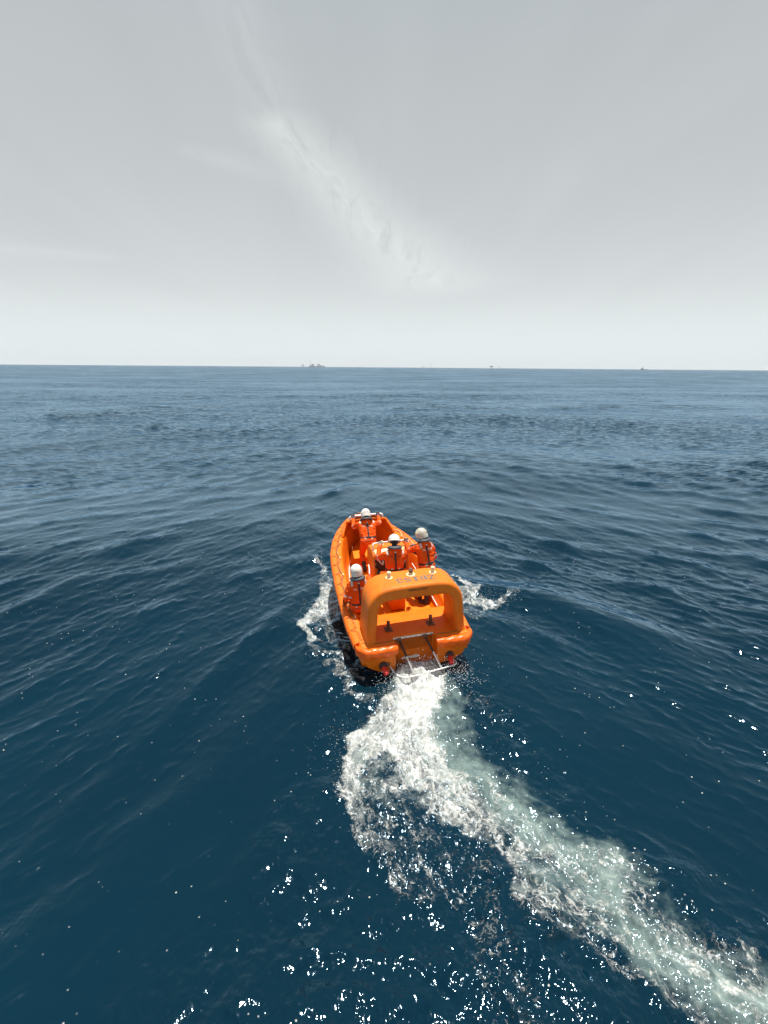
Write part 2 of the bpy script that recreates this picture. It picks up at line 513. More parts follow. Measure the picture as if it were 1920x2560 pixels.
def along(x, y, pts):
    """distance along and (signed) across a polyline"""
    best = np.full(len(x), 1e9)
    s = np.zeros(len(x))
    t = np.zeros(len(x))
    acc = 0.0
    for (x0, y0), (x1, y1) in zip(pts[:-1], pts[1:]):
        dx, dy = x1 - x0, y1 - y0
        L = math.hypot(dx, dy)
        q = np.clip(((x - x0) * dx + (y - y0) * dy) / (L * L), 0, 1)
        ex, ey = x - x0 - q * dx, y - y0 - q * dy
        d = np.hypot(ex, ey)
        m = d < best
        best = np.where(m, d, best)
        s = np.where(m, acc + q * L, s)
        t = np.where(m, np.sign(dx * ey - dy * ex) * d, t)
        acc += L
    return s, t


WAKE = [tuple(p[:2]) for p in catmull([(-3.6, 25, 0), (-0.6, 14, 0), (0.35, 10, 0), (0.6, 8.6, 0), (0.5, 7.5, 0), (0.55, 6.6, 0), (0.95, 5.8, 0), (1.6, 4.95, 0), (2.4, 4.1, 0), (3.3, 3.2, 0), (4.4, 2.1, 0), (9, -3, 0)], 4)]
ws, wt = X.copy(), Y.copy()
ws[near], wt[near] = along(xn, yn, WAKE)
RIDGE = [tuple(p[:2]) for p in catmull([(1.2, 14.2, 0), (1.95, 13.2, 0), (2.7, 12.75, 0), (3.74, 12.45, 0), (4.6, 11.75, 0), (5.6, 10.5, 0), (6.15, 9.1, 0), (6.5, 7.8, 0), (6.8, 6.2, 0)], 4)]
wv_ = .12 * np.sin(yn * 1.3 + .7 * xn)
rs_, rt_ = along(xn + wv_, yn, RIDGE)
foam = np.zeros(len(X))
aer = np.zeros(len(X))
fo = np.zeros_like(xn)
for s in FOAM:
    fo = np.maximum(fo, stroke_field(xw, yw, s))
ae = np.zeros_like(xn)
xa = xn + 0.20 * n1 + 0.06 * n2
ya = yn + 0.16 * n2 + 0.12 * n1
for s in AER:
    ae = np.maximum(ae, stroke_field(xa, ya, s, 0.0, 1.35))
foam[near] = fo
aer[near] = ae

# churn: broken, choppy water round the wake; glassy water either side
churn = np.zeros(len(X))
CH = [[(0.6, 8.8, .9, .7), (0.5, 7.2, 1.2, .9), (0.9, 5.6, 1.6, 1.0), (1.6, 4.2, 2.1, 1.0), (2.6, 2.6, 2.4, 1.0)],
      [(1.3, 6.6, .8, .9), (2.2, 5.2, .9, .9), (3.4, 3.9, 1.0, .9), (4.6, 2.8, 1.0, .9)],
      [(1.0, 8.6, .6, .9), (1.6, 7.8, .8, 1.0), (2.0, 7.0, .8, .8), (2.4, 6.0, .7, .6)],
      [(-1.4, 11.5, .6, .6), (-1.0, 9.2, .7, .7), (-0.4, 7.4, .9, .7)],
      [(2.0, 13.0, .7, .7), (2.6, 12.0, .9, .7)],
      [(-1.8, 3.4, 1.2, .6), (-0.6, 3.6, 1.4, .8), (0.6, 3.3, 1.4, .9)],
      [(-0.8, 6.4, .8, .6), (-1.0, 5.2, .9, .6), (-0.6, 4.2, 1.0, .7)]]
ch = np.zeros_like(xn)
for s in CH:
    ch = np.maximum(ch, stroke_field(xw, yw, s))
churn[near] = ch
calm = np.zeros(len(X))
cm = np.zeros_like(xn)
for s in [[(2.6, 9.6, 1.2, .75), (3.6, 7.6, 1.6, .9), (4.6, 5.6, 1.6, .95), (5.6, 3.6, 1.6, .95)],
          [(-2.2, 8.0, .9, .3), (-2.4, 6.0, 1.3, .55), (-2.4, 4.2, 1.7, .65), (-2.6, 2.6, 2.0, .65)],
          [(0.3, 3.2, .8, .6), (0.5, 2.0, 1.0, .8)]]:
    cm = np.maximum(cm, stroke_field(xw, yw, s))
calm[near] = cm * (1 - 0.8 * ch)
rip *= (1 - 0.60 * calm)

# V-shaped waves thrown off by the boat
hw = np.zeros(len(X))
bx0, by0 = 0.1, 11.0
hd = np.array([-math.sin(0.2432), math.cos(0.2432)])
for side_, az, amp in ((1, R(-154), .06), (-1, R(150), .085)):
    pass
u = -((X - bx0) * hd[0] + (Y - by0) * hd[1])            # distance aft
w = (X - bx0) * hd[1] - (Y - by0) * hd[0]               # distance to starboard
for sgn, k, a in ((-1, .60, .055),):
    ww = w * sgn
    s_ = (ww - 1.1) - k * np.clip(u + 3.2, 0, None) - 0.004 * np.clip(u, 0, None) ** 2
    env = sstep(-3.2, -1.0, u) * np.exp(-np.clip(u, 0, None) / 14.0) * (ww > 0)
    hw += a * env * (np.exp(-(s_ / 0.32) ** 2) - 0.6 * np.exp(-((s_ + 0.8) / 0.42) ** 2) + 0.5 * np.exp(-((s_ + 1.6) / 0.4) ** 2) + .3 * np.exp(-((s_ + 2.5) / .45) ** 2))
# the crest that peels off the starboard side and curls aft
env = sstep(0.2, 1.4, rs_) * (1 - sstep(5.5, 9.5, rs_))
wd = .42 + .07 * rs_
ridge = env * (0.17 * np.exp(-(rt_ / wd) ** 2) - 0.07 * np.exp(-((rt_ + 2.0 * wd) / (1.2 * wd)) ** 2))
hw[near] += ridge
rip[near] *= 1 - .60 * env * np.exp(-((rt_ - .40) / (wd * 1.5)) ** 2)
# short steep crests crossing right under the ship's side
for pts_, hh_, ww_ in (([(-1.9, 2.75, 0), (-1.45, 3.2, 0), (-0.95, 3.62, 0), (-0.45, 3.78, 0), (0.1, 3.74, 0), (0.6, 3.66, 0), (1.1, 3.48, 0), (1.5, 3.1, 0)], .034, .13),
                       ([(-1.1, 3.0, 0), (-0.6, 3.35, 0), (-0.1, 3.42, 0), (0.2, 3.3, 0)], .026, .12),
                       ([(1.2, 3.9, 0), (1.8, 3.6, 0), (2.2, 3.1, 0)], .03, .13)):
    s_, t_ = along(xn + .03 * n1, yn + .03 * n2, [tuple(p[:2]) for p in catmull(pts_, 4)])
    Lq = s_.max()
    hw[near] += hh_ * np.exp(-(t_ / ww_) ** 2) * sstep(0, .5, s_) * (1 - sstep(Lq - .5, Lq, s_))
# long low wash rolling out ahead of the boat (old wake of the ship)
swell = 0.014 * np.sin(2 * np.pi * (Y * 0.94 - X * 0.12) / 9.0 + 0.6 * patch) * sstep(24, 34, Rr) * (1 - sstep(60, 95, Rr))

Zs = fA * sample(tA, 150.0, X, Y) + hw + swell
Zs += fB * rip * (wl * sample(tB1, 37.0, X, Y) + (1 - wl) * sample(tB2, 33.0, X, Y)) * (0.55 + 0.45 * sstep(5, 13, Rr))
Zs += fC * rip * (wl * sample(tC1, 9.7, X, Y) + (1 - wl) * sample(tC2, 8.9, X, Y)) * (0.36 + 0.64 * sstep(4, 12, Rr))
rel = np.zeros(len(X))
rel[near] = ch * (0.022 * n1 + 0.020 * n2 + 0.012 * n3) + np.clip(fo, 0, 1.2) * (0.012 * n2 + 0.016 * n3 + 0.010 * n4 + 0.03)
Zs += rel
# boiling mound in the jet notch
jx, jy = b2w((0.05, 0.0, 0))[:2]
jm = np.exp(-(((X - jx) / .52) ** 2 + ((Y - jy) / .42) ** 2))
Zs += 0.13 * jm
Zs[near] += jm[near] * (0.03 * n2 + 0.03 * n3 + 0.02 * n4)
lx, ly = b2w((3.2, 0, 0))[:2]
inside = np.exp(-((u + 2.6 + 2.0) / 3.0) ** 4) * np.exp(-(w / 0.9) ** 4) * 0
Zs -= inside

verts = np.stack([X, Y, Zs], 1)
verts = np.vstack([verts, [[0, 0, 0]]]).astype(np.float32)
ii = np.arange(nr - 1)[:, None] * na
jj = np.arange(na)[None, :]
jn = (jj + 1) % na
quads = np.stack([ii + jj, ii + na + jj, ii + na + jn, ii + jn], -1).reshape(-1, 4)[:, ::-1]
tris = np.stack([np.full(na, len(X)), np.arange(na), (np.arange(na) + 1) % na], 1)[:, ::-1]
me = bpy.data.meshes.new('sea')
me.vertices.add(len(verts))
me.vertices.foreach_set('co', verts.ravel())
nl = quads.size + tris.size
me.loops.add(nl)
me.loops.foreach_set('vertex_index', np.concatenate([quads.ravel(), tris.ravel()]).astype(np.int32))
me.polygons.add(len(quads) + len(tris))
me.polygons.foreach_set('loop_start', np.concatenate([np.arange(len(quads)) * 4, quads.size + np.arange(len(tris)) * 3]).astype(np.int32))
me.update(calc_edges=True)
me.shade_smooth()
fade = 1 - fC
fadeB = 1 - fB
for nm, arr in (('foam', foam), ('aerated', aer), ('ripple', rip), ('fine', fade), ('mid', fadeB), ('churn', churn), ('wake_along', ws), ('wake_across', wt)):
    at = me.attributes.new(nm, 'FLOAT', 'POINT')
    at.data.foreach_set('value', np.append(arr, 0).astype(np.float32))

# ---- sea material
m = bpy.data.materials.new('sea_water')
m.use_nodes = True
nt = m.node_tree
bs = nt.nodes['Principled BSDF']
geo = N(nt, 'ShaderNodeNewGeometry')
pos = geo.outputs['Position']


def attr(nm):
    a = N(nt, 'ShaderNodeAttribute', attribute_name=nm)
    return a.outputs['Fac']


def noise(vec, scale, detail=2.0, rough=0.5, dist=0.0):
    n = N(nt, 'ShaderNodeTexNoise', inp={'Scale': scale, 'Detail': detail, 'Roughness': rough, 'Distortion': dist})
    nt.links.new(vec, n.inputs['Vector'])
    return n


def vmath(op, a, b=None, scale=None):
    n = nt.nodes.new('ShaderNodeVectorMath')
    n.operation = op
    for i, s in enumerate((a, b)):
        if s is None:
            continue
        if isinstance(s, tuple):
            n.inputs[i].default_value = s
        else:
            nt.links.new(s, n.inputs[i])
    if scale is not None:
        if isinstance(scale, (int, float)):
            n.inputs['Scale'].default_value = scale
        else:
            nt.links.new(scale, n.inputs['Scale'])
    return n.outputs[0]


A_f, A_a, A_r, A_fine, A_mid, A_ch = (attr(s) for s in ('foam', 'aerated', 'ripple', 'fine', 'mid', 'churn'))
flat = vmath('MULTIPLY', pos, (1, 1, 0))
flat2 = vmath('MULTIPLY', pos, (0.55, 1.35, 0))
# slopes of ripples too small or too far for the mesh
s0 = vmath('SUBTRACT', noise(flat, 24.0, 3.0, 0.6).outputs['Color'], (.5, .5, .5))
s1 = vmath('SUBTRACT', noise(flat2, 2.6, 3.0, 0.55).outputs['Color'], (.5, .5, .5))
s2 = vmath('SUBTRACT', noise(flat2, 0.55, 3.0, 0.6).outputs['Color'], (.5, .5, .5))
s3 = vmath('SUBTRACT', noise(flat2, 0.10, 3.0, 0.6).outputs['Color'], (.5, .5, .5))
k0 = math_node(nt, 'ADD', math_node(nt, 'MULTIPLY', A_r, 0.12), math_node(nt, 'MULTIPLY', A_ch, 0.40))
k1 = math_node(nt, 'MULTIPLY', A_r, math_node(nt, 'ADD', 0.05, math_node(nt, 'MULTIPLY', A_fine, 1.35)))
gust = noise(vmath('MULTIPLY', pos, (0.30, 1.0, 0)), 0.035, 5.0, 0.72).outputs[0]      # cat's-paws far out
gustk = smooth(nt, gust, 0.30, 0.70, 0.35, 1.9)
k2 = math_node(nt, 'MULTIPLY', gustk, math_node(nt, 'MULTIPLY', A_r, math_node(nt, 'MULTIPLY', A_mid, 1.05)))
k3 = math_node(nt, 'MULTIPLY', gustk, math_node(nt, 'MULTIPLY', A_mid, 0.34))
sl_ = vmath('ADD', vmath('ADD', vmath('ADD', vmath('SCALE', s0, scale=k0), vmath('SCALE', s1, scale=k1)), vmath('SCALE', s2, scale=k2)), vmath('SCALE', s3, scale=k3))
# foam pattern
A_ws, A_wt = attr('wake_along'), attr('wake_across')
wv = N(nt, 'ShaderNodeCombineXYZ')
nt.links.new(math_node(nt, 'MULTIPLY', A_ws, 0.55), wv.inputs[0])
nt.links.new(math_node(nt, 'MULTIPLY', A_wt, 1.15), wv.inputs[1])
wob = vmath('SUBTRACT', noise(flat, 1.7, 5.0, 0.62).outputs['Color'], (.5, .5, .5))
fpos = vmath('ADD', wv.outputs[0], vmath('SCALE', wob, scale=0.85))
fn = noise(fpos, 5.0, 9.0, 0.68, 0.5).outputs[0]
fn2 = noise(fpos, 13.0, 7.0, 0.66, 0.9).outputs[0]
vor = N(nt, 'ShaderNodeTexVoronoi', feature='DISTANCE_TO_EDGE', inp={'Scale': 5.5, 'Randomness': 1.0})
nt.links.new(fpos, vor.inputs['Vector'])
lace = smooth(nt, vor.outputs['Distance'], 0.20, 0.0)
vor2 = N(nt, 'ShaderNodeTexVoronoi', feature='DISTANCE_TO_EDGE', inp={'Scale': 15.0, 'Randomness': 1.0})
nt.links.new(fpos, vor2.inputs['Vector'])
lace2 = smooth(nt, vor2.outputs['Distance'], 0.16, 0.0)
pat = math_node(nt, 'ADD', math_node(nt, 'MULTIPLY', math_node(nt, 'SUBTRACT', fn, 0.5), 1.7),
                math_node(nt, 'ADD', math_node(nt, 'MULTIPLY', math_node(nt, 'SUBTRACT', fn2, 0.5), 1.25),
                          math_node(nt, 'ADD', math_node(nt, 'MULTIPLY', lace, 0.26), math_node(nt, 'MULTIPLY', lace2, 0.24))))
fm = math_node(nt, 'ADD', math_node(nt, 'MULTIPLY', A_f, 1.35), math_node(nt, 'ADD', pat, -0.98))
fm = math_node(nt, 'MULTIPLY', smooth(nt, fm, -0.05, 0.85), smooth(nt, A_f, 0.02, 0.25))
# scattered foam flecks and bubbles
fv = N(nt, 'ShaderNodeTexVoronoi', feature='F1', inp={'Scale': 6.5, 'Randomness': 1.0})
nt.links.new(flat, fv.inputs['Vector'])
fl_cl = smooth(nt, noise(flat, 0.9, 3.0, 0.6).outputs[0], 0.46, 0.62)
fleck = math_node(nt, 'MULTIPLY', smooth(nt, fv.outputs['Distance'], 0.085, 0.045), math_node(nt, 'MULTIPLY', fl_cl, math_node(nt, 'SUBTRACT', 1.0, A_fine)))
fm = math_node(nt, 'MAXIMUM', fm, math_node(nt, 'MULTIPLY', fleck, 0.95))
# bubble cloud under the surface
an = math_node(nt, 'ADD', math_node(nt, 'MULTIPLY', noise(flat, 1.9, 9.0, 0.66, 1.3).outputs[0], 0.6), math_node(nt, 'MULTIPLY', noise(fpos, 3.4, 6.0, 0.6, 1.0).outputs[0], 0.4))
am = math_node(nt, 'MULTIPLY', smooth(nt, math_node(nt, 'ADD', A_a, math_node(nt, 'MULTIPLY', math_node(nt, 'SUBTRACT', an, 0.5), 2.4)), 0.05, 1.30), smooth(nt, A_a, 0.0, 0.25))
deepn = noise(flat, 0.12, 3.0, 0.5).outputs[0]
deep = mixcol(nt, smooth(nt, deepn, 0.35, 0.65), (0.0003, 0.0120, 0.0222), (0.0004, 0.0148, 0.0270))
c1 = mixcol(nt, am, deep, (0.150, 0.205, 0.190))
froth = math_node(nt, 'MULTIPLY', smooth(nt, math_node(nt, 'ADD', A_f, math_node(nt, 'MULTIPLY', math_node(nt, 'SUBTRACT', an, 0.5), 1.6)), 0.52, 1.20), 0.62)
c1 = mixcol(nt, froth, c1, (0.42, 0.45, 0.42))
foamc = mixcol(nt, smooth(nt, fn2, 0.35, 0.65), (0.34, 0.35, 0.33), (0.56, 0.545, 0.50))
c2 = mixcol(nt, fm, c1, foamc)
nt.links.new(c2, bs.inputs['Base Color'])
bs.inputs['IOR'].default_value = 1.333
nt.links.new(math_node(nt, 'ADD', math_node(nt, 'ADD', 0.085, math_node(nt, 'MULTIPLY', A_fine, 0.01)), math_node(nt, 'MULTIPLY', fm, 0.6)), bs.inputs['Roughness'])
fs = vmath('SUBTRACT', noise(fpos, 30.0, 4.0, 0.7).outputs['Color'], (.5, .5, .5))
sl_ = vmath('ADD', sl_, vmath('SCALE', fs, scale=math_node(nt, 'MULTIPLY', fm, 0.9)))
nrm = vmath('NORMALIZE', vmath('ADD', geo.outputs['Normal'], vmath('MULTIPLY', sl_, (1, 1, 0))))
nt.links.new(nrm, bs.inputs['Normal'])
bs.inputs['Specular IOR Level'].default_value = 0.0
gl = N(nt, 'ShaderNodeBsdfAnisotropic')
gl.inputs['Color'].default_value = (0.60, 0.81, 1.0, 1)
nt.links.new(bs.inputs['Roughness'].links[0].from_socket, gl.inputs['Roughness'])
nt.links.new(nrm, gl.inputs['Normal'])
frn = N(nt, 'ShaderNodeFresnel', inp={'IOR': 1.36})
nt.links.new(nrm, frn.inputs['Normal'])
mx = N(nt, 'ShaderNodeMixShader')
fr_ = math_node(nt, 'MULTIPLY', frn.outputs[0], smooth(nt, frn.outputs[0], 0.03, 0.22, 1.0, 1.95))
fr_ = math_node(nt, 'DIVIDE', fr_, math_node(nt, 'ADD', 1.0, math_node(nt, 'MULTIPLY', fr_, 0.85)))          # a ruffled sea never mirrors fully
nt.links.new(fr_, mx.inputs[0])
nt.links.new(bs.outputs[0], mx.inputs[1])
nt.links.new(gl.outputs[0], mx.inputs[2])
nt.links.new(mx.outputs[0], nt.nodes['Material Output'].inputs['Surface'])
MT['sea'] = m
sea = link('sea', me, m, None, 0)
tag(sea, 'rippled dark blue sea with the white foaming wake of the boat', 'sea', kind='structure')

# ================================================================== BOAT
boat = empty('rescue_boat', B_LOC, B_ROT)
tag(boat, 'bright orange open rescue boat with an arched roll bar and four crew', 'boat')
SX = [.18, 1, 1.55, 2.6, 3.4, 3.9, 4.57, 5.1, 5.5, 5.75, 5.95, 6.06]
SB = [1.17, 1.24, 1.255, 1.24, 1.20, 1.15, 1.0, .81, .60, .44, .25, .05]
SZ = [.63, .70, .79, .90, 1.0, 1.07, 1.11, 1.14, 1.18, 1.205, 1.235, 1.25]


def hb(x): return interp(x, SX, SB)
def hz(x): return interp(x, SX, SZ)


FLOOR = 0.42
# hull shell
st = [.47, .8, 1.2, 1.8, 2.5, 3.1, 3.6, 4.1, 4.57, 4.9, 5.2, 5.5, 5.75, 5.92, 6.02]
mb = MB()
rings = []
for x in st:
    b, z = hb(x), hz(x)
    zk = interp(x, [.2, 3.5, 4.5, 5.2, 5.7, 6.05], [-.34, -.32, -.22, .05, .5, 1.05])
    zc = interp(x, [.2, 3.0, 4.2, 5.2, 5.8, 6.05], [.08, .14, .28, .62, .92, 1.12])
    bc = b * interp(x, [.2, 3.5, 5, 6], [.88, .84, .72, .6])
    half = [(b - .05, z - .02), (b - .06, z - .16), (b * .94, (z + zc) * .5), (bc + .02, zc + .02), (bc - .05, zc - .02), (bc * .5, (zk + zc) * .5 - .02), (0, zk)]
    ring = [Vector((x, y, zz)) for y, zz in half] + [Vector((x, -y, zz)) for y, zz in half[-2::-1]]
    rings.append(ring)
mb.loft(rings, False, False)
mb.f.append(tuple(range(len(rings[0]))))
hull = mb.build('hull', MT['gel'], boat, 30)

# aft deck with the jet notch
poly = [(.22, 1.09), (.22, .43), (.47, .43), (.47, -.43), (.22, -.43), (.22, -1.09), (.9, -1.16), (1.32, -1.12), (1.32, 1.12), (.9, 1.16)]
mb = MB()
n = len(poly)
mb.add([(x, y, .683) for x, y in poly] + [(x, y, .30) for x, y in poly],
       [tuple(range(n)), tuple(range(n, 2 * n))[::-1]] + [(i, (i + 1) % n, n + (i + 1) % n, n + i) for i in range(n)])
deck = mb.build('aft_deck', MT['gel'], boat, 30, bevel=0.018, segs=3)
for s in (1, -1):
    # stern pods either side of the notch
    mb = MB()
    sec = [(.433, .60), (.433, .06), (.80, .10), (1.0, .22), (1.10, .44), (1.10, .60)]
    mb.loft([[Vector((x, s * (y - ins * (y > .5)), z)) for y, z in sec] for x, ins in ((.20, .03), (.23, 0), (.60, 0))], True, True)
    mb.build('stern_pod', MT['gel'], boat, 30, bevel=0.012)
    # shiny vinyl fender wrapped over the pod's rear edge
    mb = MB()
    rings = []
    for k in range(26):
        t = k / 25
        y = .40 + t * (1.20 - .40)
        pinch = 0.86 + 0.14 * min(1, 9 * t, 9 * (1 - t)) + 0.02 * math.sin(k * 0.9 + s) + .015 * math.sin(k * 2.1)
        back = .20 + max(0, t - .80) * .75 - .03 * math.sin(t * 3.1)
        cz = .575
        ring = []
        for j in range(14):
            a = 2 * math.pi * j / 14
            ca, sa = math.cos(a), math.sin(a)
            ex = abs(ca) ** .75 * (1 if ca > 0 else -1) * .105 * pinch
            ez = abs(sa) ** .75 * (1 if sa > 0 else -1) * .105 * pinch
            wr = .006 * math.sin(k * 1.1 + j * 0.9 + s) + .004 * math.sin(k * 0.5 - j * 1.3)
            ring.append(Vector((back + ex + wr, s * y, cz + ez + wr)))
        rings.append(ring)
    mb.loft(rings, True, True)
    fc = mb.build('stern_fender', MT['vinyl'], boat, 60)
    tie = MB()
    tie.tube([(.33, s * .45, .69), (.30, s * .62, .697), (.31, s * .8, .692), (.34, s * .95, .697), (.40, s * 1.08, .695)], .006, 6)
    tie.build('tie_cord', MT['rope'], fc)

# gunwale: cap, fender pads along the side, lacing
for s in (1, -1):
    mb = MB()
    rings = []
    for x in np.linspace(.30, 5.98, 44):
        b, z = hb(x), hz(x)
        inn = max(b - .27, 0.0) if x < 5.4 else max(b - .27, .0)
        rings.append([Vector((x, s * (b - .07), z - .03)), Vector((x, s * (b - .07), z + .004)), Vector((x, s * (b - .14), z + .018)), Vector((x, s * (inn + .03), z + .012)),
                      Vector((x, s * inn, z - .012)), Vector((x, s * inn, z - .06))])
    mb.loft(rings, True, True)
    mb.build('gunwale', MT['gel'], boat, 35)
    xs = np.concatenate([np.linspace(.42, 4.5, 11), np.linspace(4.88, 6.03, 4)])
    for a, c in zip(xs[:-1], xs[1:]):
        mb = MB()
        rings = []
        for k in range(7):
            t = k / 6
            x = a + .006 + (c - a - .012) * t
            b, z = hb(x), hz(x)
            e = 1e-2
            nx, ny = -(hb(x + e) - hb(x - e)) / (2 * e), 1.0
            L = math.hypot(nx, ny)
            nx, ny = nx / L, ny / L
            q = .90 + .10 * min(1, 6 * t, 6 * (1 - t)) + .02 * math.sin(x * 17)
            ring = []
            for cx, cz_ in ((-.13, .018), (-.10, .032), (-.03, .030), (.015, .005), (.035, -.045), (.035, -.11), (.01, -.155), (-.06, -.165), (-.11, -.10)):
                o = cx * q + (.0 if q > .97 else 0)
                ring.append(Vector((x + nx * o, s * (b + ny * o), z + cz_ * q)))
            rings.append(ring)
        mb.loft(rings, True, True)
        mb.build('fender_pad', MT['fender'], boat, 50)
    # lacing and grab line
    rg = random.Random(3 + s)
    for i, (a, c) in enumerate(zip(xs[:-1], xs[1:])):
        if a > 5.3:
            continue
        pts = []
        m_ = 10
        for k in range(m_ + 1):
            x = a + (c - a) * k / m_
            off = -.145 + .018 * math.sin(k * 2.1 + i) if k not in (0, m_) else -.02
            if k in (1, m_ - 1):
                off = -.09
            pts.append((x, s * (hb(x) + off + rg.uniform(-.012, .012)), hz(x) + .036 + rg.uniform(-.003, .006) - (.0 if off < -.05 else .006)))
        mb = MB()
        mb.tube(catmull(pts, 3), .0055, 5)
        mb.build('lacing_rope', MT['rope'], boat)
    for a in ((1.25, 1.95), (2.0, 2.75), (2.85, 3.5), (3.6, 4.3), (4.35, 4.9)):
        pts = []
        for k in range(9):
            t = k / 8
            x = a[0] + (a[1] - a[0]) * t
            pts.append((x, s * (hb(x) - .20 + .07 * math.sin(math.pi * t) + rg.uniform(-.012, .012)), hz(x) + .03 + .012 * math.sin(math.pi * t)))
        mb = MB()
        mb.tube(catmull(pts, 3), .009, 6)
        mb.build('grab_line', MT['rope'] if s > 0 else MT['cream'], boat)
    # small white cleats holding the lines
    for x in (1.22, 2.0, 2.82, 3.56, 4.33, 4.9):
        mb = MB()
        y = s * (hb(x) - .205)
        mb.box((x, y, hz(x) + .030), (.05, .03, .028)).box((x, y, hz(x) + .050), (.10, .022, .014))
        mb.build('line_cleat', MT['cream'], boat, bevel=.004)

# cockpit liner and floor
for s in (1, -1):
    mb = MB()
    rings = []
    for x in np.linspace(1.32, 5.85, 30):
        b, z = hb(x), hz(x)
        i0 = max(b - .275, .03)
        rings.append([Vector((x, s * i0, z - .02)), Vector((x, s * max(i0 - .035, .02), z - .12)), Vector((x, s * max(i0 - .07, .018), FLOOR + (z - FLOOR) * .45)),
                      Vector((x, s * max(i0 - .10, .015), FLOOR + .10)), Vector((x, s * max(i0 - .17, .01), FLOOR + .01)), Vector((x, s * max(i0 - .17, .01), FLOOR - .03)),
                      Vector((x, s * (i0 + .05), FLOOR - .03)), Vector((x, s * (i0 + .02), z - .03))])
    mb.loft(rings, True, True)
    mb.build('side_liner', MT['gel'], boat, 35)
mb = MB()
fl = [(1.30, .84), (2.6, .80), (3.4, .76), (4.2, .64), (4.9, .46), (5.6, .12)]
outl = fl + [(x, -y) for x, y in fl[::-1]]
n = len(outl)
mb.add([(x, y, FLOOR) for x, y in outl] + [(x, y, FLOOR - .05) for x, y in outl],
       [tuple(range(n)), tuple(range(n, 2 * n))[::-1]] + [(i, (i + 1) % n, n + (i + 1) % n, n + i) for i in range(n)])
cf = mb.build('cockpit_floor', MT['floor'], boat, 0)


def plate(name, pts, z0, th, mat, parent, bevel=.006):
    mb = MB()
    n = len(pts)
    mb.add([(x, y, z0 + th) for x, y in pts] + [(x, y, z0) for x, y in pts],
           [tuple(range(n)), tuple(range(n, 2 * n))[::-1]] + [(i, (i + 1) % n, n + (i + 1) % n, n + i) for i in range(n)])
    return mb.build(name, mat, parent, 30, bevel=bevel)


for pts in ([(1.36, .30), (1.36, .80), (2.05, .79), (2.05, .30)], [(2.07, .30), (2.07, .79), (2.75, .77), (2.75, .30)],
            [(2.77, .31), (2.77, .77), (3.55, .73), (3.55, .31)], [(3.57, .02), (3.57, .73), (4.25, .60), (4.25, .02)],
            [(1.36, -.80), (1.36, -.36), (2.15, -.36), (2.15, -.79)], [(2.17, -.79), (2.17, -.62), (2.8, -.62), (2.8, -.77)], [(3.57, -.73), (3.57, 0.0), (4.25, 0.0), (4.25, -.60)],
            [(1.36, -.34), (1.36, .28), (1.72, .28), (1.72, -.34)]):
    plate('floor_panel', pts, FLOOR, .022, MT['floor'], cf)
plate('fore_platform', [(4.30, .60), (4.9, .46), (5.5, .16), (5.5, -.16), (4.9, -.46), (4.30, -.60)], FLOOR, .22, MT['floor'], boat, .02)
plate('step_pad', [(4.33, .30), (4.75, .26), (4.75, -.26), (4.33, -.30)], FLOOR + .22, .02, MT['floor'], boat)

# bow hood with its thick rim
def hood_ring(t, off):
    x = 4.98 + t * .98
    b = hb(x) - .10 - off
    zg = hz(x) + .01
    w2 = b * interp(t, [0, 1], [.72, .5])
    top = interp(t, [0, .25, .6, 1], [1.47, 1.42, 1.33, 1.255]) - off
    pts = [(b, zg - off * .4), (b * .96, zg + (top - zg) * .25), (w2 + (b - w2) * .35, zg + (top - zg) * .80), (w2, top), (w2 * .5, top + .03 * (1 - t)), (0, top + .04 * (1 - t))]
    pts = [(max(y, .012), z) for y, z in pts[:-1]] + [pts[-1]]
    lean = [-.30, -.22, -.02, 0.0, .0, .0]
    return [Vector((x + lean[i] * (1 - t), y, z)) for i, (y, z) in enumerate(pts)] + [Vector((x + lean[4 - i] * (1 - t), -y, z)) for i, (y, z) in enumerate(pts[-2::-1])]


mb = MB()
ts = [0, .12, .25, .42, .6, .8, .97]
outer = [hood_ring(t, 0) for t in ts]
inner = [hood_ring(t, .05) for t in ts[::-1]]
mb.loft(outer + inner + [outer[0]], False, False)
hood = mb.build('bow_hood', MT['gel'], boat, 35)
mb = MB()
rim = hood_ring(0.015, .03)
mb.tube(catmull(rim, 3), .042, 8)
mb.build('hood_rim', MT['gel'], hood, 60)
mb = MB()
mb.box((5.10, -.01, 1.515), (.13, .74, .07)).box((5.22, -.01, 1.485), (.12, .62, .05))
mb.build('hood_coaming', MT['gel_old'], hood, 30, bevel=.012)
gr = MB()
gr.tube([(5.03, .46, 1.50), (5.02, .44, 1.56), (5.02, .40, 1.578), (5.02, .15, 1.582), (5.02, -.15, 1.582), (5.02, -.42, 1.578), (5.02, -.46, 1.56), (5.03, -.48, 1.50)], .030, 10)
rail = gr.build('bow_grab_rail', MT['white'], boat, 60)
for y in (.3, -.3):
    mb = MB()
    mb.lathe((5.03, y, 1.52), [(.03, 0), (.018, .01), (.018, .05)], 10)
    mb.build('rail_post', MT['white'], rail)
mb = MB()
mb.lathe((5.80, .05, 1.262), [(.07, 0), (.07, .012), (.03, .02), (.028, .09), (.045, .10), (.045, .115), (.01, .12)], 14)
mb.build('bow_bitt', MT['metal'], boat)
for s in (1, -1):
    mb = MB()
    mb.box((5.62, s * .30, 1.235), (.16, .05, .05))
    mb.tube([(5.56, s * .30, 1.26), (5.57, s * .30, 1.30), (5.67, s * .30, 1.30), (5.68, s * .30, 1.26)], .012, 6)
    mb.build('bow_cleat', MT['white'], boat, bevel=.006)

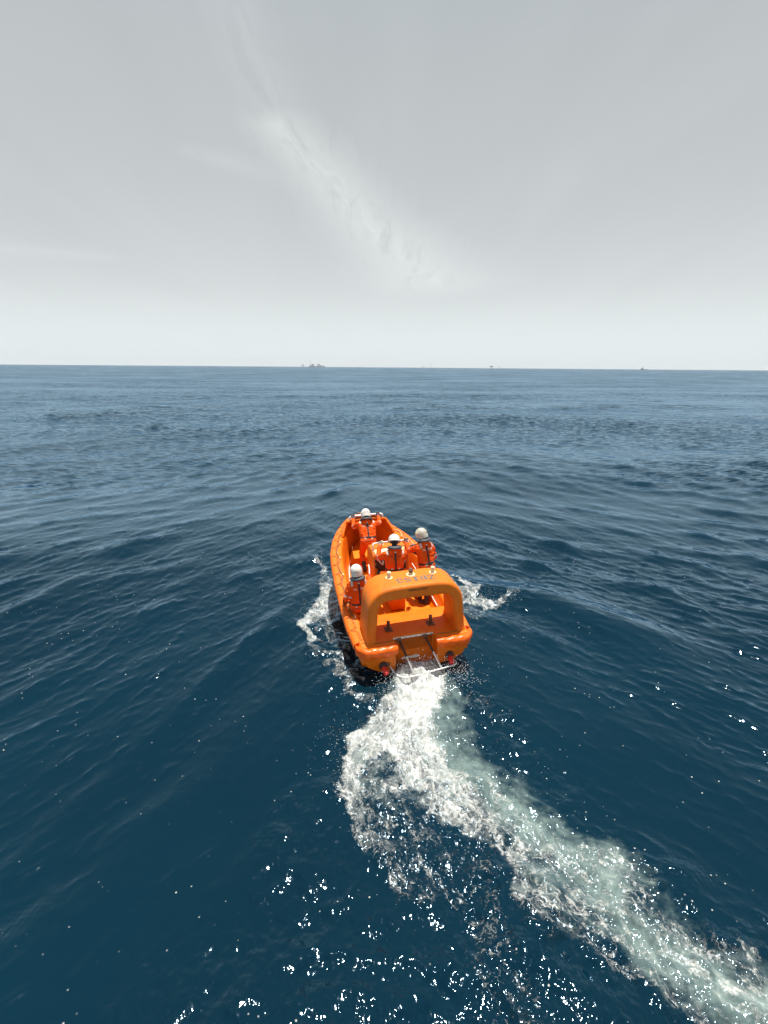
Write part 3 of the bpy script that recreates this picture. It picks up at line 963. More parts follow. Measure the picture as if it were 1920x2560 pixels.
# roll-bar arch over the stern
def arch_path(k, n):
    ctrl = [(.93, .60), (.915, .85), (.885, 1.15), (.865, 1.36), (.80, 1.52), (.68, 1.615), (.50, 1.648), (.25, 1.657)]
    ctrl = ctrl + [(-y, z) for y, z in ctrl[::-1]]
    return ctrl


cp = catmull([(0, y, z) for y, z in arch_path(0, 0)], 4)
mb = MB()
rings = []
npth = len(cp)
for i, p in enumerate(cp):
    a, c = cp[max(i - 1, 0)], cp[min(i + 1, npth - 1)]
    t = (c - a).normalized()
    nrm_ = Vector((0, -t.z, t.y))                         # outward in the y-z plane
    if nrm_.dot(Vector((0, p.y, p.z - 1.1))) < 0:
        nrm_ = -nrm_
    zz = p.z
    th_ = interp(zz, [.6, 1.3, 1.6, 1.66], [.095, .10, .128, .145])
    xa = interp(zz, [.6, .75, 1.3, 1.66], [.28, .335, .345, .40])
    xf = interp(zz, [.6, .75, 1.3, 1.66], [1.17, 1.10, 1.08, 1.12])
    if zz < .75:
        th_ += (.75 - zz) * .35
    hx, cx = (xf - xa) / 2, (xf + xa) / 2
    ring = []
    rr = min(.075, th_ * .8)
    for (qx_, qn_, a0) in ((1, 1, 0), (-1, 1, 90), (-1, -1, 180), (1, -1, 270)):
        for j in range(7):
            an = R(a0 + 90 * j / 6)
            ring.append(Vector((cx + qx_ * (hx - rr) + math.cos(an) * rr, p.y - .045, p.z)) + nrm_ * (qn_ * (th_ - rr) + math.sin(an) * rr))
    rings.append(ring)
mb.loft(rings, True, True)
arch = mb.build('roll_bar', MT['gel_old'], boat, 60)

# nav-light posts and antenna base on the arch
for y in (.39, -.525):
    mb = MB()
    mb.lathe((.86, y, 1.785), [(.075, 0), (.075, .012), (.068, .018), (.042, .02), (.042, .125), (.037, .132)], 18)
    mb.build('light_post', MT['cream'], arch)
mb = MB()
mb.lathe((.87, -.065, 1.788), [(.10, 0), (.10, .010), (.085, .018), (.048, .02), (.04, .06)], 20)
base_ = mb.build('antenna_base', MT['cream'], arch)
mb = MB()
mb.lathe((.87, -.065, 1.845), [(.028, 0), (.034, .02), (.048, .03), (.050, .06), (.030, .075), (.026, .09), (.012, .095)], 16)
mb.build('antenna_knob', MT['metal'], base_)


def text_mesh(body, size, extrude, offset=0.0, spacing=1.0):
    cu = bpy.data.curves.new('lettering', 'FONT')
    cu.body = body
    cu.size = size
    cu.extrude = extrude
    cu.offset = offset
    cu.space_character = spacing
    cu.align_x = 'CENTER'
    cu.resolution_u = 3
    ob = bpy.data.objects.new('lettering', cu)
    COL.objects.link(ob)
    bpy.context.view_layer.update()
    dg = bpy.context.evaluated_depsgraph_get()
    me = bpy.data.meshes.new_from_object(ob.evaluated_get(dg))
    bpy.data.objects.remove(ob, do_unlink=True)
    return me


def drop_onto(me, tree, to_pt, direction, lift, limit=1.0):
    """lay flat lettering on a surface along a direction"""
    for v in me.vertices:
        p = to_pt(v.co)
        hit = tree.ray_cast(p, direction, limit)
        q = hit[0] if hit[0] is not None else p + direction * .25
        v.co = q - direction * (lift + (0.0015 if v.co.z > 0 else 0))


arch_tree = BVHTree.FromPolygons([v.co[:] for v in arch.data.vertices], [p.vertices[:] for p in arch.data.polygons])
# call sign, read from ahead: so it stands on its head from astern. Slab stencil letters.
def slab(segs):
    return segs


GL = {
    'Z': [[(0, 1), (1, 1), (1, .84), (0, .84)], [(0, .16), (1, .16), (1, 0), (0, 0)], [(.62, .80), (.98, .80), (.38, .20), (.02, .20)], [(0, .84), (.14, .84), (.0, .64)], [(1, .16), (.86, .16), (1, .36)]],
    'D': [[(0, 1), (.40, 1), (.40, 0), (0, 0)], [(.50, 1), (.68, .97), (.88, .84), (1, .62), (1, .38), (.88, .16), (.68, .03), (.50, 0), (.50, .14), (.62, .20), (.68, .40), (.68, .60), (.62, .80), (.50, .86)]],
    'I': [[(.28, 1), (.72, 1), (.72, 0), (.28, 0)], [(.05, 1), (.24, 1), (.24, .88), (.05, .88)], [(.76, 1), (.95, 1), (.95, .88), (.76, .88)], [(.05, .12), (.24, .12), (.24, 0), (.05, 0)], [(.76, .12), (.95, .12), (.95, 0), (.76, 0)]],
    'S': [[(.95, .70), (.72, .70), (.62, .86), (.42, .86), (.34, .76), (.40, .66), (.75, .52), (.98, .40), (1, .20), (.84, .04), (.54, 0), (.54, .12), (.66, .18), (.66, .28), (.52, .36), (.18, .50), (.02, .64), (.04, .84), (.22, .98), (.50, 1), (.74, .96), (.95, .98)],
          [(.46, 0), (.26, .03), (.05, .02), (.05, .32), (.26, .32), (.34, .16), (.46, .12)]],
    '3': [[(.05, .70), (.05, .86), (.24, .98), (.52, 1), (.84, .93), (.95, .76), (.88, .60), (.70, .52), (.56, .52), (.56, .60), (.62, .72), (.56, .85), (.46, .87), (.38, .78), (.34, .68)],
          [(.56, .48), (.76, .48), (.95, .38), (1, .24), (.90, .08), (.60, 0), (.24, .02), (.04, .14), (.04, .30), (.34, .32), (.40, .18), (.52, .12), (.64, .22), (.64, .34), (.56, .42)]],
}
bmx = MB()
w_, h_, gap = .134, .180, .030
tot = 5 * w_ + 4 * gap
for i, ch_ in enumerate('ZDIS3'):
    for pol in GL[ch_]:
        pts = []
        for (px_, py_) in pol:
            lx_ = -tot / 2 + i * (w_ + gap) + px_ * w_
            # text x runs to port, text up runs aft
            pts.append(Vector((.750 - py_ * h_, -.105 - (-lx_), 0)))
        top_, bot_ = [], []
        for p in pts:
            hit = arch_tree.ray_cast(Vector((p.x, p.y, 2.4)), Vector((0, 0, -1)))
            z_ = hit[0].z if hit[0] is not None else 1.8
            top_.append((p.x, p.y, z_ + .0042))
            bot_.append((p.x, p.y, z_ - .004))
        n_ = len(pol)
        bmx.add(top_ + bot_, [tuple(range(n_)), tuple(range(n_, 2 * n_))[::-1]] + [(k, (k + 1) % n_, n_ + (k + 1) % n_, n_ + k) for k in range(n_)])
cs = bmx.build('call_sign', MT['letter_grey'], arch, 0)
tm = text_mesh('GIBRALTAR', .062, .001, .0014, 1.22)
drop_onto(tm, arch_tree, lambda c: Vector((-.4, -.068 - c.x * 1.0, 1.690 + c.y)), Vector((1, 0, 0)), .003, 2)
link('port_name', tm, MT['letter_black'], arch, 0)

# mooring bitts on the aft deck
for y in (.45, -.45):
    mb = MB()
    mb.box((.72, y, .693), (.17, .15, .018))
    bt = mb.build('bitt_plate', MT['metal'], boat, bevel=.004)
    mb = MB()
    mb.lathe((.72, y, .70), [(.034, 0), (.034, .15), (.036, .155), (.036, .175), (.028, .18)], 14)
    mb.build('bitt_post', MT['metal'], bt)
    for ax_, ay_ in ((1, 1), (1, -1), (-1, 1), (-1, -1)):
        mb = MB()
        mb.lathe((.72 + ax_ * .062, y + ay_ * .053, .70), [(.012, 0), (.012, .012)], 6)
        mb.build('bolt', MT['metal'], bt)

# hinge strip on the transom and guard frame over the jet
mb = MB()
mb.box((.462, 0, .625), (.016, .85, .036))
strip = mb.build('hinge_strip', MT['white'], boat, bevel=.003)
for k in range(8):
    mb = MB()
    mb.lathe((.455, -.38 + k * .108, .625), [(.009, 0), (.009, .006)], 6, Vector((-1, 0, 0)))
    mb.build('bolt', MT['metal'], strip)
mb = MB()
mb.box((.462, .05, .13), (.014, .36, .05))
mb.build('data_plate', MT['white'], boat, bevel=.003)
gf = empty('guard_frame')
gf.parent = boat
for y0, y1 in ((.30, .14), (-.24, -.44)):
    xe = -.08 if y1 > 0 else -.03
    mid = ((.43 + xe) / 2, (y0 + y1) / 2, .37)
    mb = MB()
    mb.tube([(.44, y0, .60), mid], .021, 10)
    mb.build('bracket_arm', MT['darkrubber'], gf)
    mb = MB()
    mb.tube([mid, (xe, y1, .12)], [.018, .020], 10)
    mb.build('guard_bar', MT['steel'], gf)
    mb = MB()
    mb.box((.44, y0, .60), (.05, .09, .06))
    mb.build('bar_hinge', MT['metal'], gf, bevel=.008)
mb = MB()
mb.tube(catmull([(.30, .585, .24), (.12, .52, .14), (.02, .45, .085), (-.06, .34, .08), (-.09, .1, .09), (-.06, -.2, .105), (-.03, -.5, .115), (0.0, -.70, .12), (.03, -.775, .13), (.10, -.765, .15), (.28, -.66, .235)], 4), .017, 10)
mb.build('guard_hoop', MT['steel'], gf, 60)
for y in (.60, -.655):
    mb = MB()
    mb.box((.205, y, .25), (.05, .10, .07))
    mb.build('hoop_bracket', MT['metal'], gf, bevel=.008)
for s in (1, -1):
    y = .69 * s
    mb = MB()
    mb.lathe((.26, y, .26), [(.085, 0), (.085, .10), (.07, .12)], 16, Vector((-1, 0, -.35)))
    mb.build('exhaust_boot', MT['darkrubber'], boat)
    mb = MB()
    mb.lathe((.15, y - s * .0, .22), [(.050, 0), (.054, .10), (.054, .15), (.040, .165)], 16, Vector((-1, -.12 * s, -.32)))
    mb.build('exhaust_pipe', MT['red'], boat)

# steering console
mb = MB()
prof = [(2.78, FLOOR), (2.74, .95), (2.86, 1.33), (3.05, 1.43), (3.42, 1.40), (3.58, 1.25), (3.62, FLOOR)]
n = len(prof)
mb.loft([[Vector((x, y, z)) for x, z in prof] for y in (.28, -.60)], True, True)
con = mb.build('console', MT['gel_old'], boat, 30, bevel=.03, segs=3)
mb = MB()
d = Vector((.12, 0, .38)).normalized()
mb.box((2.795, -.16, 1.15), (.02, .70, .36), Matrix.Rotation(math.atan2(.12, .38), 3, 'Y'))
mb.build('dash_panel', MT['instr'], con, bevel=.006)
for y, z in ((.20, 1.22), (.20, 1.10)):
    mb = MB()
    x = 2.74 + (z - .95) * .12 / .38 - .02
    mb.lathe((x, y, z), [(.05, -.01), (.055, .0), (.055, .02), (.045, .028), (.01, .022)], 16, Vector((-1, 0, .3)))
    mb.build('gauge', MT['instr'], con)
mb = MB()
mb.lathe((2.70, .18, .94), [(.05, 0), (.06, .03), (.05, .09), (.02, .11)], 14, Vector((-.6, .1, .6)))
mb.build('throttle_knob', MT['instr'], con)
mb = MB()
mb.lathe((2.70, .17, .76), [(.05, 0), (.055, .04), (.045, .07)], 14, Vector((-1, .1, .2)))
mb.build('throttle_knob', MT['instr'], con)
mb = MB()
mb.box((2.92, -.16, 1.405), (.16, .78, .012), Matrix.Rotation(-R(28), 3, 'Y'))
mb.build('console_cover', MT['panelcream'], con, bevel=.004)
cen = Vector((2.63, -.16, 1.13))
axw = Vector((-1, 0, .32)).normalized()
uw, vw = Vector((0, 1, 0)), axw.cross(Vector((0, 1, 0)))
mb = MB()
ringp = [cen + (uw * math.cos(a) + vw * math.sin(a)) * .17 for a in np.linspace(0, 2 * math.pi, 29)]
mb.tube(ringp, .014, 8, cap=False)
for a in (.5, 2.6, 4.7):
    mb.tube([cen, cen + (uw * math.cos(a) + vw * math.sin(a)) * .165], .010, 6)
mb.tube([cen, cen - axw * .12], .022, 8)
mb.build('steering_wheel', MT['instr'], con)
mb = MB()
mb.tube(catmull([(3.02, .235, 1.34), (3.05, .235, 1.52), (3.08, .215, 1.555), (3.10, .10, 1.56), (3.11, -.20, 1.56), (3.10, -.52, 1.56), (3.08, -.63, 1.555), (3.05, -.65, 1.52), (3.02, -.65, 1.34)], 4), .019, 10)
crail = mb.build('console_rail', MT['white'], con, 60)
for y in (.0, -.40):
    mb = MB()
    mb.tube([(3.12, y, 1.40), (3.11, y, 1.555)], .012, 8)
    mb.build('rail_post', MT['steel'], crail)
mb = MB()
mb.tube(catmull([(3.15, .33, .98), (2.9, .37, 1.0), (2.55, .44, 1.05), (2.36, .47, 1.09), (2.30, .47, 1.03), (2.29, .47, .44)], 4), .016, 8)
mb.build('hand_rail', MT['white'], boat, 60)
mb = MB()
mb.lathe((3.30, -.05, 1.405), [(.05, 0), (.05, .02), (.035, .03), (.03, .10), (.012, .12)], 12)
mb.build('compass', MT['cream'], con)
# windscreen frame bits on the console front
mb = MB()
mb.tube([(3.02, .05, 1.41), (2.98, .07, 1.30), (2.80, .08, 1.12)], .008, 6)
mb.build('cable', MT['rope'], con)

# helmsman's jockey seat
mb = MB()
mb.box((1.98, -.05, .62), (.42, .36, .38))
sp_ = mb.build('seat_pod', MT['gel'], boat, bevel=.05, segs=3)
mb = MB()
mb.box((1.98, -.05, .86), (.46, .40, .12))
mb.build('seat_cushion', MT['vinyl'], sp_, bevel=.045, segs=3)
mb = MB()
rings = []
for k in range(15):
    a = R(-105 + 210 * k / 14)
    cx_, cy_ = 1.95 - .20 * math.cos(a), -.05 + .34 * math.sin(a)
    hh = 1.30 + .11 * math.sin(math.pi * k / 14) ** .5 + (.03 if k > 7 else 0)
    nxx, nyy = -math.cos(a), math.sin(a)
    rings.append([Vector((cx_ + nxx * .03, cy_ + nyy * .03, .9)), Vector((cx_ + nxx * .035, cy_ + nyy * .035, hh - .03)), Vector((cx_, cy_, hh)), Vector((cx_ - nxx * .03, cy_ - nyy * .03, hh - .03)), Vector((cx_ - nxx * .03, cy_ - nyy * .03, .9))])
mb.loft(rings, True, True)
mb.build('seat_back', MT['gel'], sp_, 60)

# loose fittings: port stanchion with floor-seam highlight, starboard grab rails, straps
mb = MB()
mb.tube(catmull([(4.85, .44, FLOOR + .34), (4.84, .45, FLOOR + .10), (4.6, .54, FLOOR + .05), (4.0, .69, FLOOR + .05), (3.35, .78, FLOOR + .05)], 4), .012, 8)
mb.build('stanchion_seam_highlight', MT['white'], boat, 60)  # stanchion runs on as a white tube added as the floor seam's highlight
mb = MB()
mb.tube(catmull([(3.3, -.83, .80), (2.9, -.86, .74), (2.4, -.88, .68), (1.9, -.885, .62), (1.5, -.885, .58)], 4), .011, 8)
mb.build('grab_rail', MT['white'], boat, 60)
mb = MB()
mb.tube(catmull([(3.2, -.80, .60), (2.7, -.83, .56), (2.2, -.85, .54)], 4), .011, 8)
mb.build('grab_rail', MT['white'], boat, 60)
# ================================================================== PEOPLE
def hull_pts(bm, spheres):
    """convex hull of several spheres, added to bm"""
    vs = []
    for c, r in spheres:
        c = Vector(c)
        rr = r if isinstance(r, (tuple, list)) else (r, r, r)
        for i in range(5):
            ph = math.pi * (i / 4 - .5)
            m_ = 1 if i in (0, 4) else 8
            for j in range(m_):
                a = 2 * math.pi * j / m_
                vs.append(bm.verts.new(c + Vector((rr[0] * math.cos(ph) * math.cos(a), rr[1] * math.cos(ph) * math.sin(a), rr[2] * math.sin(ph)))))
    res = bmesh.ops.convex_hull(bm, input=vs)
    junk = list({g for g in res.get('geom_interior', []) + res.get('geom_unused', []) if isinstance(g, bmesh.types.BMVert)})
    if junk:
        bmesh.ops.delete(bm, geom=junk, context='VERTS')


def skinned(name, groups, voxel, it=4):
    """one continuous mesh grown round groups of spheres"""
    bm = bmesh.new()
    for g in groups:
        hull_pts(bm, g)
    me = bpy.data.meshes.new(name)
    bm.to_mesh(me)
    bm.free()
    ob = bpy.data.objects.new(name, me)
    COL.objects.link(ob)
    md = ob.modifiers.new('grow', 'REMESH')
    md.mode = 'VOXEL'
    md.voxel_size = voxel
    ms = ob.modifiers.new('soft', 'SMOOTH')
    ms.iterations = it
    ms.factor = .5
    bpy.context.view_layer.update()
    dg = bpy.context.evaluated_depsgraph_get()
    out = bpy.data.meshes.new_from_object(ob.evaluated_get(dg))
    bpy.data.objects.remove(ob, do_unlink=True)
    out.name = name
    return out


def lerp(a, b, t):
    return Vector(a) * (1 - t) + Vector(b) * t


def hand_groups(wrist, grip, bar, up, rad_=.026, thumb=1):
    """spheres for a gloved hand closing on a bar at 'grip'; 'bar' = bar direction, 'up' = away from the bar towards the palm"""
    wrist, grip, bar, up = Vector(wrist), Vector(grip), Vector(bar).normalized(), Vector(up).normalized()
    fwd = (grip - wrist)
    fwd = (fwd - bar * fwd.dot(bar))
    fwd = (fwd - up * fwd.dot(up)).normalized()
    g = []
    kn = [grip + bar * o + up * (rad_ + .018) + fwd * (.012 - abs(o) * .15) for o in (-.036, -.012, .012, .036)]
    heel = wrist + (grip - wrist).normalized() * .02
    g.append([(kn[0], .017), (kn[3], .017), (heel + bar * .022, .022), (heel - bar * .022, .022)])
    g.append([(wrist, .034), (heel, .032)])
    for i, (o, ext) in enumerate(((-.036, .86), (-.012, 1.0), (.012, .95), (.036, .74))):
        o2 = o * 1.12
        chain = [kn[i]]
        for th in (60, 8, -48):
            a = R(90 - (90 - th) * ext)
            chain.append(grip + bar * o2 + fwd * math.cos(a) * (rad_ + .012) + up * math.sin(a) * (rad_ + .012))
        for p, q, ra, rb in zip(chain[:-1], chain[1:], (.0125, .0115, .0105), (.0115, .0105, .0095)):
            g.append([(p, ra), (q, rb)])
    s = thumb
    t0 = lerp(heel, kn[3 if s > 0 else 0], .4) + bar * s * .03
    t1 = grip + bar * s * .058 - fwd * .020 + up * .012
    t2 = grip + bar * s * .045 + fwd * .002 - up * (rad_ + .012)
    g.append([(t0, .016), (t1, .0135)])
    g.append([(t1, .0135), (t2, .0105)])
    return g


def make_person(label, J, fwd, look, helmet='round', hmat='helmet', hands=(), gloves=('glove', 'glove'), logo='print', hat_text=None, seed=1):
    """J: joints in boat coordinates. fwd: chest direction, look: face direction"""
    base = Vector((J['footL'][0] + J['footR'][0], J['footL'][1] + J['footR'][1], 2 * min(J['footL'][2], J['footR'][2]))) / 2
    base.z = min(J['footL'][2], J['footR'][2])
    root = empty('person', b2w(base), B_ROT)
    tag(root, label, 'person', 'crew aboard the rescue boat')
    J = {k: Vector(v) - base for k, v in J.items()}
    look = Vector(look).normalized()
    hd, nk = J['head'], J['neck']
    sL, sR, pv = J['shL'], J['shR'], J['pelvis']
    across = (sL - sR).normalized()
    spine = (nk - pv).normalized()
    fwd = across.cross(spine).normalized()
    across = spine.cross(fwd).normalized()
    chest = lerp(sL, sR, .5) * .72 + pv * .28
    waist = lerp(chest, pv, .55)
    hipL, hipR = pv + across * .10, pv - across * .10
    G = []
    # torso: slabs of hulls
    G.append([(sL - across * .025, .080), (sR + across * .025, .080), (chest + across * .115, .115), (chest - across * .115, .115)])
    G.append([(chest + across * .115, .115), (chest - across * .115, .115), (waist + across * .095, .112), (waist - across * .095, .112)])
    G.append([(waist + across * .095, .112), (waist - across * .095, .112), (hipL, .118), (hipR, .118)])
    G.append([(lerp(sL, nk, .35), .07), (lerp(sR, nk, .35), .07), (nk, .068)])
    # neck and head
    G.append([(nk - spine * .02, .070), (lerp(nk, hd, .5), .066)])
    up_h = (hd - nk).normalized()
    side = up_h.cross(look).normalized()
    fr = side.cross(up_h).normalized()
    G.append([(hd + up_h * .035 - fr * .012, .092), (hd + fr * .022 - up_h * .02, .078), (hd - up_h * .07 + fr * .045, .048)])
    G.append([(hd + fr * .098 + up_h * .005, .012), (hd + fr * .108 - up_h * .028, .015)])       # nose
    G.append([(hd + fr * .080 + up_h * .022 + side * .034, .016), (hd + fr * .080 + up_h * .022 - side * .034, .016)])  # brow
    G.append([(hd + fr * .092 - up_h * .062 + side * .018, .011), (hd + fr * .092 - up_h * .062 - side * .018, .011)])  # lips
    for s in (1, -1):
        G.append([(hd + side * s * .088 - up_h * .012 - fr * .008, .016), (hd + side * s * .086 - up_h * .04 - fr * .005, .012)])
    # limbs
    for S, s_ in (('L', sL), ('R', sR)):
        e, wv = J['el' + S], J['wr' + S]
        G.append([(s_, .078), (e, .062)])
        G.append([(e, .062), (lerp(e, wv, .45), .056), (wv, .046)])
        h = hipL if S == 'L' else hipR
        k, f = J['kn' + S], J['foot' + S]
        G.append([(h, .108), (k, .078)])
        G.append([(k, .078), (lerp(k, f, .4), .074), (lerp(k, f, .86), .060)])
    me = skinned('body', G, .0155, 5)
    # folds of loose cloth
    co = np.empty(len(me.vertices) * 3)
    me.vertices.foreach_get('co', co)
    co = co.reshape(-1, 3)
    no = np.empty_like(co.ravel())
    me.vertices.foreach_get('normal', no)
    no = no.reshape(-1, 3)
    hdv = np.array(hd)
    nkv = np.array(nk)
    upv = np.array(up_h)
    mask = np.clip(((co - nkv) @ np.array(spine) * -1 - .00) / .06, 0, 1)
    for i in range(len(co)):
        if mask[i] > 0:
            p = Vector(co[i]) * 9 + Vector((seed * 7.3, 0, 0))
            q = Vector((p.x + p.z * .5, p.y - p.z * .4, p.z * 1.6))
            d_ = mnoise.noise(q) * .016 + (0.45 - abs(mnoise.noise(q * 1.9))) * .026
            co[i] += no[i] * d_ * mask[i]
    me.vertices.foreach_set('co', co.ravel())
    me.update()
    for m_ in ('suit', 'hood', 'skin'):
        me.materials.append(MT[m_])
    for p in me.polygons:
        c = p.center
        hh = (c - nk).dot(spine)
        r_ = (c - hd)
        if hh > .035 and (c - lerp(nk, hd, .5)).length < .22:
            face = r_.dot(fr) > .055 and abs(r_.dot(side)) < .062 and -.07 < r_.dot(up_h) < .045
            p.material_index = 2 if face else 1
    body = link('body', me, None, root, 0)
    me.shade_smooth()
    tree = BVHTree.FromPolygons([v.co[:] for v in me.vertices], [p.vertices[:] for p in me.polygons])

    # eyes
    for s in (1, -1):
        mb = MB()
        mb.lathe(hd + fr * .078 + side * s * .032 + up_h * .004, [(.006, 0), (.010, .004), (.008, .010), (.001, .013)], 8, fr)
        mb.build('eye', MT['white'], root)

    # helmet
    mb = MB()
    hc = hd + up_h * .028
    rings = []
    nseg, nring = 28, 12
    for i in range(nring + 1):
        ph = (math.pi * .5 + (.46 if helmet == 'round' else .06)) * i / nring
        ring = []
        for j in range(nseg):
            a = 2 * math.pi * j / nseg
            ca, sa = math.cos(a), math.sin(a)
            rr = math.sin(ph) if ph < math.pi / 2 else math.cos((ph - math.pi / 2) * .8)
            zz = math.cos(ph)
            if helmet == 'round':
                cut = .0
                if ph > 1.35:
                    zz += (.20 * max(ca, 0) + .02) * (ph - 1.35) / .5            # higher over the face
                ring.append(hc + fr * ca * rr * .143 + side * sa * rr * .126 + up_h * (zz * .136 if zz > 0 else zz * .27))
            else:
                ring.append(hc + fr * ca * rr * .156 + side * sa * rr * .134 + up_h * zz * .145)
        rings.append(ring)
    rings[0] = [hc + up_h * (.137 if helmet == 'round' else .146) + (p - hc) * .001 for p in rings[0]]
    if helmet == 'hard':
        # brim, wide at the peak
        last = []
        last2 = []
        for j in range(nseg):
            a = 2 * math.pi * j / nseg
            ca, sa = math.cos(a), math.sin(a)
            ex = .018 + .065 * max(ca, 0) ** 2.2
            q = hc + fr * ca * (.156 + ex) + side * sa * (.134 + .018) - up_h * (.020 + .012 * max(ca, 0))
            last.append(q)
            last2.append(q - up_h * .010)
        rings += [last, last2]
    inn = [hc + (p - hc) * .90 - up_h * .004 for p in rings[-1]]
    rings.append(inn)
    mb.loft(rings, True, True)
    hel = mb.build('helmet', MT[hmat], root, 50)
    if helmet == 'round':
        # chin strap and goggle clip
        mb = MB()
        for s in (1, -1):
            mb.tube([hc + side * s * .112 - up_h * .02, hd + side * s * .088 - up_h * .05 + fr * .02, hd + side * s * .045 - up_h * .115 + fr * .05, hd - up_h * .125 + fr * .06], .008, 6)
        mb.build('chin_strap', MT['black'], hel)
        mb = MB()
        mb.box(hc + side * .115 + fr * .06 + up_h * .045, (.045, .03, .035), Matrix((fr, side, up_h)).transposed())
        mb.build('lamp_clip', MT['cream'], hel, bevel=.006)
        # dark maker's mark across the back
        mb = MB()
        for k in range(9):
            a = math.pi + (k - 4) * .10
            z0 = -.012 + .004 * math.sin(k * 2.1)
            p0 = hc + fr * math.cos(a) * .1430 + side * math.sin(a) * .1260 + up_h * z0
            p1 = hc + fr * math.cos(a + .07) * .1430 + side * math.sin(a + .07) * .1260 + up_h * (z0 + (.006 if k % 2 else .0))
            mb.tube([p0, p1], .0045 if k % 3 else .007, 5)
        mb.build('helmet_mark', MT['letter_black'], hel)

    # lifejacket collar round the neck and down the chest
    back = -fwd
    rings = []
    npt = 18
    for k in range(npt + 1):
        t = k / npt
        a = R(-150 + 300 * t) + math.pi            # around from the chest over the back
        ca, sa = math.cos(a), math.sin(a)
        c = nk + spine * .042 + fwd * ca * (.105 if ca < 0 else .10) + across * sa * .120 - spine * (.07 * max(ca, 0))
        out = (fwd * ca + across * sa).normalized()
        w_ = .052 if ca < -.2 else .05
        ring = []
        for j in range(8):
            b_ = 2 * math.pi * j / 8
            ring.append(c + out * math.cos(b_) * w_ + (spine * .9 - out * .45).normalized() * math.sin(b_) * .040)
        rings.append(ring)
    for s, sh in ((1, 0), (-1, npt)):
        pass
    mb = MB()
    mb.loft(rings, True, True)
    col_ = mb.build('life_collar', MT['collar'], root, 60)
    for s in (1, -1):
        mb = MB()
        pts = []
        for k in range(8):
            t = k / 7
            tgt = lerp(nk + across * s * .075, waist + across * s * .07, t * .85 + .05)
            hit = tree.ray_cast(tgt + fwd * .6, -fwd, 1.0)
            p = hit[0] if hit[0] is not None else tgt + fwd * .13
            pts.append(p + fwd * .02)
        mb.tube(pts, [.03, .045, .05, .05, .05, .05, .045, .03], 8)
        mb.build('chest_bladder', MT['collar'], col_, 60)

    # harness straps laid on the cloth
    def strap(name, targets, dirs, width, mat, lift=.006, axis=None, parent=root):
        pts, nn = [], []
        for tg, dr in zip(targets, dirs):
            dr = Vector(dr).normalized()
            hit = tree.ray_cast(tg - dr * .5, dr, 1.0)
            p = hit[0] if hit[0] is not None else tg - dr * .12
            pts.append(p - dr * lift)
            nn.append(-dr)
        for _ in range(2):
            pts = [pts[0]] + [(pts[i - 1] + pts[i] * 2 + pts[i + 1]) / 4 + nn[i] * .001 for i in range(1, len(pts) - 1)] + [pts[-1]]
        mb = MB()
        rings = []
        for i, p in enumerate(pts):
            t = (pts[min(i + 1, len(pts) - 1)] - pts[max(i - 1, 0)]).normalized()
            sd = t.cross(nn[i]).normalized() * width / 2
            rings.append([p + sd + nn[i] * .004, p - sd + nn[i] * .004, p - sd * 1.0 - nn[i] * .012, p + sd - nn[i] * .012])
        mb.loft(rings, True, True)
        return mb.build(name, MT[mat], parent, 30)

    har = strap('back_strap', [lerp(nk - spine * .06, waist - spine * .02, t) for t in np.linspace(0, 1, 12)], [fwd] * 12, .036, 'black')
    angs = np.linspace(0, 2 * math.pi, 33)
    strap('waist_belt', [waist - spine * .03 + spine * .018 * math.cos(a) for a in angs], [-(fwd * math.cos(a) + across * math.sin(a)) for a in angs], .045, 'black')
    strap('suit_belt', [pv + spine * .035 for a in angs], [-(fwd * math.cos(a) + across * math.sin(a)) for a in angs], .028, 'print_dark', .003)
    mb = MB()
    hit = tree.ray_cast(nk - spine * .07 - fwd * .5, fwd, 1.0)
    bk = hit[0] if hit[0] is not None else nk - fwd * .1
    mb.box(bk - fwd * .014, (.014, .045, .03), Matrix((fwd, across, spine)).transposed())
    mb.build('strap_buckle', MT['reflect'], har, bevel=.003)
    # reflective patches: shoulders, lower back, upper arms
    def decal(name, c, u, v, w_, h_, dr, mat):
        dr = Vector(dr).normalized()
        mb = MB()
        nu, nv = 5, 5
        top = []
        for i in range(nu):
            for j in range(nv):
                tg = c + u * (i / (nu - 1) - .5) * w_ + v * (j / (nv - 1) - .5) * h_
                hit = tree.ray_cast(tg - dr * .4, dr, .9)
                if hit[0] is None:
                    return
                top.append(hit[0] - dr * .005)
        m0 = sum(top, Vector()) / len(top)
        if max((p - m0).length for p in top) > max(w_, h_) * 1.3:
            return
        bot = [p + dr * .008 for p in top]
        fs = []
        nn_ = nu * nv
        for i in range(nu - 1):
            for j in range(nv - 1):
                a = i * nv + j
                fs.append((a, a + 1, a + nv + 1, a + nv))
        ed = [i * nv for i in range(nu)] + [(nu - 1) * nv + j for j in range(1, nv)] + [i * nv + nv - 1 for i in range(nu - 2, -1, -1)] + list(range(nv - 2, 0, -1))
        for a, b in zip(ed, ed[1:] + ed[:1]):
            fs.append((a, b, b + nn_, a + nn_))
        mb.add(top + bot, fs)
        mb.build(name, MT[mat], root, 60)

